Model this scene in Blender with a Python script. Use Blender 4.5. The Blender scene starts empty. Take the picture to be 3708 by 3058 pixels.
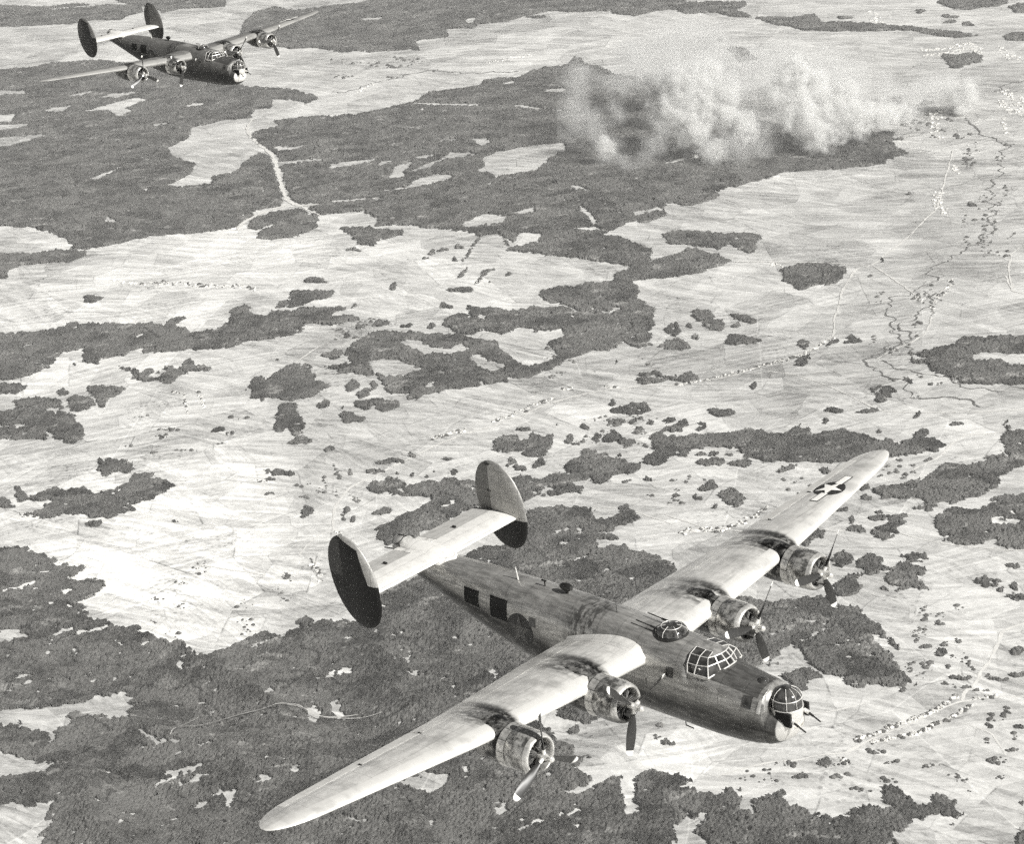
import bpy, bmesh, math, random
import numpy as np
from mathutils import Matrix, Vector

# ---------------------------------------------------------------- camera, sky, sun, exposure
SC = bpy.context.scene
PX_W, PX_H, FOCAL = 3708.0, 3058.0, 7513.31            # photograph size and focal length in its pixels
UPC = np.array([-.087, -.9247, -.3697]); UPC /= np.linalg.norm(UPC)      # world up seen from the camera (x right, y down, z forward)
YC = np.array([0., 0., 1.]) - UPC * UPC[2]; YC /= np.linalg.norm(YC)
XC = np.cross(YC, UPC)
CW = np.stack([XC, YC, UPC])                            # camera axes -> world axes
GROUND = -3000.0                                        # the camera flies 3000 m above the country; it is the world's origin
SUN_BODY = np.array([math.cos(math.radians(37)) * math.cos(math.radians(4)), math.cos(math.radians(37)) * math.sin(math.radians(4)), math.sin(math.radians(37))])
R_NEAR = np.array([[.7218, .6831, -.1113], [.1768, -.3374, -.9246], [-.6691, .6477, -.3643]]); T_NEAR = np.array([9.7735, 9.7972, 69.9437])
R_FAR = np.array([[.7415, .668, -.0623], [.2087, -.3179, -.9249], [-.6376, .6728, -.3751]]); T_FAR = np.array([-24.5435, -32.22, 189.8407])
sun_dir = CW @ R_NEAR @ SUN_BODY; sun_dir /= np.linalg.norm(sun_dir)

cam_d = bpy.data.cameras.new('camera'); cam = bpy.data.objects.new('camera', cam_d); SC.collection.objects.link(cam)
cam_d.sensor_fit = 'HORIZONTAL'; cam_d.sensor_width = 36.0; cam_d.lens = 36.0 * FOCAL / PX_W
cam_d.clip_start = 0.5; cam_d.clip_end = 200000.0
mw = Matrix.Identity(4)
for i, v in enumerate((CW @ np.array([1., 0, 0]), CW @ np.array([0, -1., 0]), CW @ np.array([0, 0, -1.]))):
    for r in range(3): mw[r][i] = float(v[r])
cam.matrix_world = mw
SC.camera = cam

world = bpy.data.worlds.new('World'); SC.world = world; world.use_nodes = True
wn = world.node_tree; wn.nodes.clear()
sky = wn.nodes.new('ShaderNodeTexSky'); sky.sky_type = 'NISHITA'; sky.sun_disc = False
SUN_EL = math.asin(sun_dir[2]); SUN_AZ = math.atan2(sun_dir[0], sun_dir[1])
sky.sun_elevation = SUN_EL; sky.sun_rotation = SUN_AZ; sky.altitude = 3000.0; sky.dust_density = 2.0
bw = wn.nodes.new('ShaderNodeRGBToBW'); bg = wn.nodes.new('ShaderNodeBackground'); wo = wn.nodes.new('ShaderNodeOutputWorld')
bg.inputs['Strength'].default_value = 0.06
wn.links.new(sky.outputs[0], bw.inputs[0]); wn.links.new(bw.outputs[0], bg.inputs[0]); wn.links.new(bg.outputs[0], wo.inputs[0])

sl = bpy.data.lights.new('sun', 'SUN'); sl.energy = 5.0; sl.angle = math.radians(0.53); sl.color = (1.0, .985, .95)
so = bpy.data.objects.new('sun', sl); SC.collection.objects.link(so)
so.rotation_euler = Vector((-sun_dir[0], -sun_dir[1], -sun_dir[2])).to_track_quat('-Z', 'Y').to_euler()
so.location = (0, 0, 200)

SC.view_settings.view_transform = 'Standard'; SC.view_settings.look = 'None'
SC.view_settings.exposure = 0.43; SC.view_settings.gamma = 1.0; SC.view_settings.use_curve_mapping = False
SC.cycles.use_denoising = False; SC.cycles.use_adaptive_sampling = True; SC.cycles.adaptive_threshold = .06; SC.cycles.adaptive_min_samples = 20; SC.cycles.volume_bounces = 4; SC.cycles.max_bounces = 6; SC.cycles.transparent_max_bounces = 16
SC.cycles.volume_step_rate = 1.0

# ---------------------------------------------------------------- helpers
COL = SC.collection
rnd = random.Random(5)

def tag(o, label=None, cat=None, group=None, kind=None):
    if label: o['label'] = label
    if cat: o['category'] = cat
    if group: o['group'] = group
    if kind: o['kind'] = kind
    return o

def mesh_np(name, v, faces, mats, smooth=True, ang=35, midx=None):
    me = bpy.data.meshes.new(name); v = np.asarray(v, dtype=np.float32)
    me.vertices.add(len(v)); me.vertices.foreach_set('co', v.ravel())
    if isinstance(faces, np.ndarray):
        k = faces.shape[1]; flat = faces.astype(np.int32).ravel(); tot = np.full(len(faces), k, np.int32)
    else:
        flat = np.array([i for f in faces for i in f], np.int32); tot = np.array([len(f) for f in faces], np.int32)
    st = np.concatenate([[0], np.cumsum(tot)[:-1]]).astype(np.int32)
    me.loops.add(len(flat)); me.loops.foreach_set('vertex_index', flat)
    me.polygons.add(len(tot)); me.polygons.foreach_set('loop_start', st); me.polygons.foreach_set('loop_total', tot)
    me.polygons.foreach_set('use_smooth', np.full(len(tot), bool(smooth)))
    for m in (mats if isinstance(mats, (list, tuple)) else [mats]): me.materials.append(m)
    if midx is not None: me.polygons.foreach_set('material_index', np.asarray(midx, np.int32))
    me.update(calc_edges=True); me.validate()
    if smooth and ang < 180:
        try: me.set_sharp_from_angle(angle=math.radians(ang))
        except Exception: pass
    return me

def link(name, me, parent=None):
    o = bpy.data.objects.new(name, me); COL.objects.link(o)
    if parent is not None: o.parent = parent
    return o

class MB:
    def __init__(s): s.v = []; s.f = []; s.m = []
    def loft(s, secs, closed=True, cap0=False, cap1=False, mi=0):
        b = len(s.v); n = len(secs[0])
        for sec in secs: s.v += [tuple(p) for p in sec]
        for i in range(len(secs) - 1):
            for j in range(n if closed else n - 1):
                k = (j + 1) % n
                s.f.append((b + i*n + j, b + i*n + k, b + (i+1)*n + k, b + (i+1)*n + j)); s.m.append(mi)
        if cap0: s.f.append(tuple(b + j for j in range(n))[::-1]); s.m.append(mi)
        if cap1: s.f.append(tuple(b + (len(secs)-1)*n + j for j in range(n))); s.m.append(mi)
        return s
    def box(s, c, d, R=None, mi=0):
        R = np.eye(3) if R is None else R; b = len(s.v)
        for x in (-1, 1):
            for y in (-1, 1):
                for z in (-1, 1): s.v.append(tuple(np.array(c) + R @ (np.array([x*d[0], y*d[1], z*d[2]]) * .5)))
        for q in ((0,1,3,2), (4,6,7,5), (0,4,5,1), (2,3,7,6), (0,2,6,4), (1,5,7,3)): s.f.append(tuple(b + i for i in q)); s.m.append(mi)
        return s
    def tube(s, pts, rad, n=8, cap=True, mi=0):
        pts = [np.array(p, float) for p in pts]; rad = rad if isinstance(rad, (list, tuple)) else [rad]*len(pts); secs = []
        for i, p in enumerate(pts):
            d = pts[min(i+1, len(pts)-1)] - pts[max(i-1, 0)]; d /= np.linalg.norm(d)
            a = np.cross(d, [0, 0, 1.]) if abs(d[2]) < .9 else np.cross(d, [1., 0, 0]); a /= np.linalg.norm(a); c = np.cross(d, a)
            secs.append([p + rad[i]*(math.cos(t)*a + math.sin(t)*c) for t in [2*math.pi*j/n for j in range(n)]])
        return s.loft(secs, True, cap, cap, mi)
    def revolve(s, prof, c=(0, 0, 0), n=32, mi=0, squash=None):   # prof: (x, r) about the x axis
        secs = [[(c[0] + x, c[1] + r*math.cos(2*math.pi*j/n), c[2] + r*math.sin(2*math.pi*j/n)) for j in range(n)] for x, r in prof]
        return s.loft(secs, True, False, False, mi)
    def quad(s, a, b, c, d, mi=0):
        i = len(s.v); s.v += [tuple(a), tuple(b), tuple(c), tuple(d)]; s.f.append((i, i+1, i+2, i+3)); s.m.append(mi); return s
    def build(s, name, mats, parent=None, smooth=True, ang=35):
        return link(name, mesh_np(name, s.v, s.f, mats, smooth, ang, s.m), parent)
    def mesh(s, name, mats, smooth=True, ang=35): return mesh_np(name, s.v, s.f, mats, smooth, ang, s.m)

# ---- value noise in numpy
def _hash(ix, iy, seed):
    h = (ix.astype(np.int64) * 374761393 + iy.astype(np.int64) * 668265263 + seed * 974634777) & 0xffffffff
    h = ((h ^ (h >> 13)) * 1274126177) & 0xffffffff; h = (h ^ (h >> 16)) & 0xffffffff
    return h / 4294967295.0
def vnoise(x, y, seed=0):
    ix = np.floor(x); iy = np.floor(y); fx = x - ix; fy = y - iy; fx = fx*fx*(3-2*fx); fy = fy*fy*(3-2*fy)
    a = _hash(ix, iy, seed); b = _hash(ix+1, iy, seed); c = _hash(ix, iy+1, seed); d = _hash(ix+1, iy+1, seed)
    return (a*(1-fx)+b*fx)*(1-fy) + (c*(1-fx)+d*fx)*fy
def fbm(x, y, seed=0, oct=3):
    s = 0; a = .5; t = 0
    for o in range(oct): s = s + a*vnoise(x*2**o, y*2**o, seed+o*17); t += a; a *= .5
    return s/t

# ---- the lie of the land, and where a spot of the photograph lies on it
def relief(x, y):
    x = np.asarray(x, float); y = np.asarray(y, float)
    # wooded ravines in the near left of the country
    m = np.exp(-((x+1150)/1250)**2-((y-4900)/1100)**2)
    u = (x*.82+y*.57)/330; w = (y*.82-x*.57)/520; rav = 1-np.abs(2*fbm(u, w, 77, 2)-1)
    return 115*m*(rav-.6) + 26*np.sin(x/520+.7)*np.cos(y/910+.3) + 20*np.sin((x*.7+y*.55)/840+2.1) + 12*np.sin((x*.8-y*.6)/460+.9)
def to_ground(px, py, lift=0.0):
    px = np.asarray(px, float); py = np.asarray(py, float)
    d = np.stack([(px-PX_W/2)/FOCAL, (py-PX_H/2)/FOCAL, np.ones_like(px)], -1) @ CW.T
    z = np.full(px.shape, GROUND)
    for _ in range(6):
        k = (z + lift)/d[..., 2]; x = k*d[..., 0]; y = k*d[..., 1]; z = GROUND + relief(x, y)
    return np.stack([x, y, z], -1)
def to_px(p):
    c = np.asarray(p, float) @ CW
    return PX_W/2 + FOCAL*c[..., 0]/c[..., 2], PX_H/2 + FOCAL*c[..., 1]/c[..., 2]
TILE = {'S': (0, 0, 1), 'A': (0, 0, .61757), 'B': (1200, 0, .61757), 'C': (2408, 0, .61757), 'D': (0, 1000, .61757), 'E': (1200, 1000, .61757),
        'F': (2408, 1000, .61757), 'G': (0, 2008, .61757), 'H': (2408, 2008, .61757), 'M': (1200, 2008, .61757), 'W': (900, 2250, .71259), 'K': (1900, 50, .8589)}
def survey(txt):
    """'A 10,20 30,40 B 5,6' -> points; a letter names the map sheet that the numbers after it belong to"""
    out = []; t = TILE['S']
    for w in txt.split():
        if w in TILE: t = TILE[w]
        else: a, b = w.split(','); out.append((t[0]+float(a)*t[2], t[1]+float(b)*t[2]))
    p = np.array(out)
    p[:, 0] = np.where(p[:, 0] <= 4, p[:, 0]-350, np.where(p[:, 0] >= 3699, p[:, 0]+350, p[:, 0]))
    p[:, 1] = np.where(p[:, 1] >= 3050, p[:, 1]+260, np.where(p[:, 1] <= 4, p[:, 1]-40, p[:, 1]))
    return p

# ---------------------------------------------------------------- materials
def mat(name):
    m = bpy.data.materials.new(name); m.use_nodes = True; nt = m.node_tree; nt.nodes.clear()
    o = nt.nodes.new('ShaderNodeOutputMaterial'); p = nt.nodes.new('ShaderNodeBsdfPrincipled'); nt.links.new(p.outputs[0], o.inputs[0])
    return m, nt, p
class NT:
    def __init__(s, nt): s.nt = nt
    def n(s, t, **k):
        o = s.nt.nodes.new(t)
        for a, b in k.items(): setattr(o, a, b)
        return o
    def l(s, a, b): s.nt.links.new(a, b)
    def put(s, sock, v):
        if hasattr(v, 'is_linked') or hasattr(v, 'links'): s.l(v, sock)
        else: sock.default_value = v
    def math(s, op, a, b=0.0, c=None, clamp=False):
        o = s.n('ShaderNodeMath', operation=op, use_clamp=clamp); s.put(o.inputs[0], a); s.put(o.inputs[1], b)
        if c is not None: s.put(o.inputs[2], c)
        return o.outputs[0]
    def ramp(s, v, a, b, lo=0.0, hi=1.0):   # smooth map
        o = s.n('ShaderNodeMapRange', interpolation_type='SMOOTHSTEP'); s.put(o.inputs[0], v)
        for i, q in zip((1, 2, 3, 4), (a, b, lo, hi)): o.inputs[i].default_value = q
        return o.outputs[0]
    def noise(s, vec, scale, detail=3, rough=.55, dim='3D'):
        o = s.n('ShaderNodeTexNoise', noise_dimensions=dim); s.l(vec, o.inputs['Vector'])
        o.inputs['Scale'].default_value = scale; o.inputs['Detail'].default_value = detail; o.inputs['Roughness'].default_value = rough
        return o.outputs['Fac']
    def coord(s): return s.n('ShaderNodeTexCoord').outputs['Object']
    def mapping(s, vec, scale=(1, 1, 1), rot=(0, 0, 0), loc=(0, 0, 0)):
        o = s.n('ShaderNodeMapping'); s.l(vec, o.inputs[0]); o.inputs['Scale'].default_value = scale; o.inputs['Rotation'].default_value = rot; o.inputs['Location'].default_value = loc
        return o.outputs[0]
    def sep(s, vec):
        o = s.n('ShaderNodeSeparateXYZ'); s.l(vec, o.inputs[0]); return o.outputs
    def grey(s, v):
        o = s.n('ShaderNodeCombineColor'); 
        s.put(o.inputs[0], v); s.l(s.math('MULTIPLY', v, .985), o.inputs[1]); s.l(s.math('MULTIPLY', v, .945), o.inputs[2])
        return o.outputs[0]
def plain(name, g, rough=.6, metal=0.0, noise=0.0, nscale=6.0, spec=.5):
    m, nt, p = mat(name); k = NT(nt)
    p.inputs['Roughness'].default_value = rough; p.inputs['Metallic'].default_value = metal; p.inputs['Specular IOR Level'].default_value = spec
    if noise:
        v = k.noise(k.coord(), nscale, 4); p_in = k.grey(k.ramp(v, .25, .75, g*(1-noise), g*(1+noise))); k.l(p_in, p.inputs['Base Color'])
    else: p.inputs['Base Color'].default_value = (g, g*.985, g*.945, 1)
    return m
# ---------------------------------------------------------------- the country below: ground sheet
def ground_material():
    m, nt, p = mat('field_soil'); k = NT(nt); co = k.coord()
    p.inputs['Roughness'].default_value = .95; p.inputs['Specular IOR Level'].default_value = .08
    at = k.n('ShaderNodeAttribute', attribute_name='crop').outputs['Fac']
    warp = k.n('ShaderNodeVectorMath', operation='ADD'); k.l(co, warp.inputs[0])
    wn_ = k.n('ShaderNodeTexNoise'); k.l(co, wn_.inputs['Vector']); wn_.inputs['Scale'].default_value = 1/380.; wn_.inputs['Detail'].default_value = 2
    ws = k.n('ShaderNodeVectorMath', operation='SCALE'); k.l(wn_.outputs['Color'], ws.inputs[0]); ws.inputs['Scale'].default_value = 26.; k.l(ws.outputs[0], warp.inputs[1])
    flat = k.mapping(warp.outputs[0], (1, 1, 0))
    def strips(cell, across, along, spread, seed):
        q = k.mapping(flat, (1, 1, 1), (0, 0, .2*seed), (seed*913., seed*377., 0))
        vo = k.n('ShaderNodeTexVoronoi', voronoi_dimensions='2D'); k.l(q, vo.inputs['Vector']); vo.inputs['Scale'].default_value = 1/cell
        r = k.sep(vo.outputs['Color'])
        ang = k.math('MULTIPLY', k.math('SUBTRACT', r[0], .5), spread)
        rot = k.n('ShaderNodeVectorRotate', rotation_type='Z_AXIS'); k.l(q, rot.inputs['Vector']); k.l(ang, rot.inputs['Angle'])
        sc = k.mapping(rot.outputs[0], (1/along, 1/across, 1))
        wv = k.n('ShaderNodeTexVoronoi', voronoi_dimensions='2D'); k.l(sc, wv.inputs['Vector']); wv.inputs['Scale'].default_value = 1.0; wv.inputs['Randomness'].default_value = .75
        de = k.n('ShaderNodeTexVoronoi', voronoi_dimensions='2D', feature='DISTANCE_TO_EDGE'); k.l(q, de.inputs['Vector']); de.inputs['Scale'].default_value = 1/cell
        return k.sep(wv.outputs['Color'])[1], r[2], k.math('MULTIPLY', de.outputs['Distance'], cell)
    s1, c1, e1 = strips(330., 19., 330., 1.2, 1)
    s2, c2, e2 = strips(170., 8., 150., 1.7, 2)
    s3, c3, e3 = strips(900., 34., 420., .9, 3)
    big = k.noise(flat, 1/1500., 3, .5); mid = k.noise(flat, 1/210., 4, .6); fine = k.noise(flat, 1/26., 5, .72); grain = k.noise(flat, 1/7., 3, .7)
    def add(*t):
        a = t[0]
        for b in t[1:]: a = k.math('ADD', a, b)
        return a
    v = add(k.math('MULTIPLY', k.math('SUBTRACT', s1, .5), .34), k.math('MULTIPLY', k.math('SUBTRACT', s2, .5), .22), k.math('MULTIPLY', k.math('SUBTRACT', s3, .5), .26),
            k.math('MULTIPLY', k.math('SUBTRACT', c1, .5), .30), k.math('MULTIPLY', k.math('SUBTRACT', c2, .5), .26), k.math('MULTIPLY', k.math('SUBTRACT', c3, .5), .22),
            k.math('MULTIPLY', k.math('SUBTRACT', big, .5), .25), k.math('MULTIPLY', k.math('SUBTRACT', mid, .5), .7), k.math('MULTIPLY', k.math('SUBTRACT', fine, .5), .9), k.math('MULTIPLY', k.math('SUBTRACT', grain, .5), .6))
    # tussocks and weeds: small darker spots where the ground is rough
    tv = k.n('ShaderNodeTexVoronoi', voronoi_dimensions='2D'); k.l(flat, tv.inputs['Vector']); tv.inputs['Scale'].default_value = 1/34.
    spot = k.math('MULTIPLY', k.ramp(tv.outputs['Distance'], .12, .26, 1., 0.), k.ramp(k.noise(flat, 1/330., 2), .52, .66))
    v = k.math('SUBTRACT', v, k.math('MULTIPLY', spot, .30))
    # field edges: dark balks and hedges round some parcels, trodden pale tracks round others
    brk = k.noise(flat, 1/120., 3); balk = k.math('MULTIPLY', k.ramp(e1, 1.5, 4.5, 1., 0.), k.ramp(brk, .45, .6)); balk2 = k.math('MULTIPLY', k.ramp(e2, 1.2, 3.6, 1., 0.), k.ramp(brk, .58, .42)); trk = k.math('MULTIPLY', k.ramp(e3, 1.5, 4., 1., 0.), .5)
    v = k.math('ADD', k.math('SUBTRACT', k.math('SUBTRACT', v, k.math('MULTIPLY', balk, .38)), k.math('MULTIPLY', balk2, .22)), k.math('MULTIPLY', trk, .4))
    v = k.math('MULTIPLY', k.math('ADD', v, 1.0), at)
    v = k.math('MINIMUM', k.math('MAXIMUM', v, .08), .86)
    cc = k.n('ShaderNodeCombineColor'); k.l(v, cc.inputs[0]); k.l(k.math('MULTIPLY', v, .993), cc.inputs[1]); k.l(k.math('MULTIPLY', v, .965), cc.inputs[2])
    k.l(cc.outputs[0], p.inputs['Base Color'])
    return m

# how pale the crops and the bare soil are, district by district (x, y, reach across, reach down, albedo change)
CROP = [(700,2130,520,240,.30), (300,1200,650,240,.17), (250,1850,480,280,.17), (950,900,520,90,.15), (150,820,260,60,.14), (750,1700,330,200,.12), (1500,1500,420,170,-.03),
        (3000,800,520,130,-.05), (3350,900,300,250,-.06), (3450,1250,260,250,-.02), (2800,1700,500,250,.0), (3400,2300,400,250,.0), (2700,2750,420,160,.05), (3300,2850,350,160,-.01),
        (2000,180,520,80,.05), (600,200,420,80,.03), (3400,250,420,160,-.07), (1500,1080,500,120,.05), (200,560,250,70,-.10), (250,330,260,40,-.04), (1120,1760,70,140,-.13), (1040,1600,200,60,-.05), (2700,620,420,40,-.03), (2800,660,110,35,.12), (3150,650,60,14,.12), (3190,900,90,40,.12)]
def build_ground():
    f0 = math.degrees(math.atan2(0, 1))
    az = sorted(set([round(a, 3) for a in np.arange(-26, 26.01, .25)] + [float(a) for a in range(-178, 182, 4) if abs(a) > 26]))
    az = np.radians(np.array(az))
    rr = [0.0, 600., 1500., 2500.] + list(3000*np.exp(np.arange(0, 2.15, .0055))) + list(np.geomspace(26500, 110000, 30))
    rr = np.array(rr); R, A = np.meshgrid(rr, az, indexing='ij'); X = R*np.sin(A); Y = R*np.cos(A)
    fade = np.clip((40000-R)/14000, 0, 1)
    Z = GROUND + relief(X, Y)*fade
    v = np.stack([X, Y, Z], -1).reshape(-1, 3); n = len(az)
    i = np.arange(len(rr)-1)[:, None]*n; j = np.arange(n)[None]; jn = (j+1) % n
    f = np.stack([i+j, i+n+j, i+n+jn, i+jn], -1).reshape(-1, 4)[:, ::-1]
    me = mesh_np('ground', v, f, ground_material(), True, 180)
    c = v @ CW; ok = c[:, 2] > 100; px = np.where(ok, PX_W/2+FOCAL*c[:, 0]/np.maximum(c[:, 2], 1), -9e5); py = np.where(ok, PX_H/2+FOCAL*c[:, 1]/np.maximum(c[:, 2], 1), -9e5)
    t = np.full(len(v), .47)
    for x, y, a, b, d in CROP: t += d*np.exp(-((px-x)/a)**2-((py-y)/b)**2)
    atr = me.attributes.new('crop', 'FLOAT', 'POINT'); atr.data.foreach_set('value', t.astype(np.float32))
    return tag(link('ground', me), kind='structure')
build_ground()

# ---------------------------------------------------------------- woods
def wood_material(name, lo, hi):
    m, nt, p = mat(name); k = NT(nt); co = k.coord(); p.inputs['Roughness'].default_value = .9; p.inputs['Specular IOR Level'].default_value = .1
    a = k.noise(co, 1/150., 3, .55); b = k.noise(co, 1/10., 3, .75); c = k.noise(co, 1/38., 3, .6)
    v = k.math('ADD', k.math('ADD', k.math('MULTIPLY', a, .42), k.math('MULTIPLY', b, .45)), k.math('MULTIPLY', c, .35))
    vo = k.n('ShaderNodeTexVoronoi', voronoi_dimensions='2D'); wq = k.n('ShaderNodeTexNoise'); k.l(co, wq.inputs['Vector']); wq.inputs['Scale'].default_value = 1/60.
    ad = k.n('ShaderNodeVectorMath', operation='MULTIPLY_ADD'); k.l(wq.outputs['Color'], ad.inputs[0]); ad.inputs[1].default_value = (60, 60, 60); k.l(co, ad.inputs[2]); k.l(ad.outputs[0], vo.inputs['Vector']); vo.inputs['Scale'].default_value = 1/135.
    v = k.math('ADD', v, k.math('MULTIPLY', k.math('SUBTRACT', k.sep(vo.outputs['Color'])[0], .5), .16))
    de = k.n('ShaderNodeTexVoronoi', voronoi_dimensions='2D', feature='DISTANCE_TO_EDGE'); k.l(ad.outputs[0], de.inputs['Vector']); de.inputs['Scale'].default_value = 1/260.
    ride = k.math('MULTIPLY', k.ramp(k.math('MULTIPLY', de.outputs['Distance'], 260.), 2., 7., 1., 0.), k.ramp(a, .5, .56))          # rides and gullies, their shadow lines put into the colour
    w = k.ramp(v, .40, .78, lo, hi)
    young = k.math('MULTIPLY', k.ramp(k.noise(k.mapping(ad.outputs[0], (1/170., 1/75., 0), (0, 0, .5)), 1.0, 4, .65), .56, .68), k.ramp(c, .35, .6, .3, 1.))   # young growth and brash
    w = k.math('ADD', w, k.math('MULTIPLY', young, .13)); w = k.math('MULTIPLY', w, k.math('SUBTRACT', 1.0, k.math('MULTIPLY', ride, .6)))
    k.l(k.grey(w), p.inputs['Base Color']); return m
MW = wood_material('conifer_canopy', .018, .122)
MS = wood_material('scrub_leaf', .06, .12)

def inside(x, y, poly):
    r = np.zeros(x.shape, bool); n = len(poly)
    for i in range(n):
        x0, y0 = poly[i]; x1, y1 = poly[(i+1) % n]
        if y0 == y1: continue
        c = (y0 > y) != (y1 > y)
        if not c.any(): continue
        r ^= c & (x < (x1-x0)*(y-y0)/(y1-y0)+x0)
    return r
def crowns(x, y, sp, seed):
    """height of the canopy, 0..1: round crowns on a jittered grid"""
    gx = np.floor(x/sp); gy = np.floor(y/sp); best = np.full(x.shape, -1.)
    for dx in (-1, 0, 1):
        for dy in (-1, 0, 1):
            cx = gx+dx; cy = gy+dy
            fx = (cx+.15+.7*_hash(cx, cy, seed))*sp; fy = (cy+.15+.7*_hash(cx, cy, seed+1))*sp; hh = .45+.55*_hash(cx, cy, seed+2)
            d2 = ((x-fx)**2+(y-fy)**2)/(sp*.78)**2
            best = np.maximum(best, hh*np.sqrt(np.clip(1-d2, 0, 1)))
    return np.clip(best, 0, 1)
NW = [0]
def canopy(name, polys, holes, tall=13.0, rag=1.0, sp=9.5, material=None):
    """one wood: a closed canopy of tree crowns that drops to the ground along its ragged edge"""
    NW[0] += 1; seed = NW[0]*7
    P = [to_ground(q[:, 0], q[:, 1], 0)[:, :2] for q in polys]; Hh = [to_ground(q[:, 0], q[:, 1], 0)[:, :2] for q in holes]
    lo = np.min([q.min(0) for q in P], 0)-40; hi = np.max([q.max(0) for q in P], 0)+40
    vs = []; fs = []; nb = 0
    # bands of distance, each with cells about one picture element wide
    yb = [max(lo[1], 1000)]
    while yb[-1] < hi[1]: yb.append(yb[-1]*1.22)
    bands = list(zip(yb[:-1], yb[1:]))
    if len(bands) > 1 and (hi[1]-lo[1]) < .3*lo[1]: bands = [(lo[1], hi[1])]
    for y0, y1 in bands:
        y1 = min(y1, hi[1]); d = math.hypot(3000, (y0+y1)/2); c = max(3.3, d/2075*1.28)
        xs = np.arange(math.floor(lo[0]/c)*c, hi[0]+c, c); ys = np.arange(math.floor(y0/c)*c, y1+c*1.01, c)
        X, Y = np.meshgrid(xs, ys, indexing='xy')
        a = rag*min(1.0, (hi-lo).min()/160.)
        wx = X+(fbm(X/34, Y/34, seed, 3)-.5)*34*a; wy = Y+(fbm(X/34+31, Y/34+9, seed+3, 3)-.5)*34*a*1.6
        wx = wx+(vnoise(X/10, Y/10, seed+11)-.5)*17*a; wy = wy+(vnoise(X/10, Y/10, seed+12)-.5)*24*a
        I = np.zeros(X.shape, bool)
        for q in P: I |= inside(wx, wy, q)
        for q in Hh: I &= ~inside(wx, wy, q)
        # scattered gaps where single trees have gone
        I &= ~(fbm(X/24, Y/24, seed+5, 2) > .835)
        if not I.any(): continue
        core = I.copy(); core[1:] &= I[:-1]; core[:-1] &= I[1:]; core[:, 1:] &= I[:, :-1]; core[:, :-1] &= I[:, 1:]
        jx = X+(_hash(X/c, Y/c, 3)-.5)*.7*c; jy = Y+(_hash(X/c, Y/c, 4)-.5)*.7*c
        s_ = max(sp, c*2.1); h = crowns(jx, jy, s_, seed)
        stand = .5+.9*fbm(X/70, Y/70, seed+8, 3)
        Z = GROUND+relief(jx, jy)+np.where(core, tall*stand*(.12+.95*h)*(s_/sp)**.5, -1.5)
        F = I[:-1, :-1] & I[1:, :-1] & I[1:, 1:] & I[:-1, 1:]
        iy, ix = np.nonzero(F)
        if len(iy) == 0: continue
        w = X.shape[1]; q = np.stack([iy*w+ix, iy*w+ix+1, (iy+1)*w+ix+1, (iy+1)*w+ix], -1)
        u, inv = np.unique(q, return_inverse=True); inv = inv.reshape(q.shape)
        V = np.stack([jx.ravel()[u], jy.ravel()[u], Z.ravel()[u]], -1)
        vs.append(V); fs.append(inv+nb); nb += len(V)
    if not vs: return None
    return link(name, mesh_np(name, np.concatenate(vs), np.concatenate(fs), material or MW, False))

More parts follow.
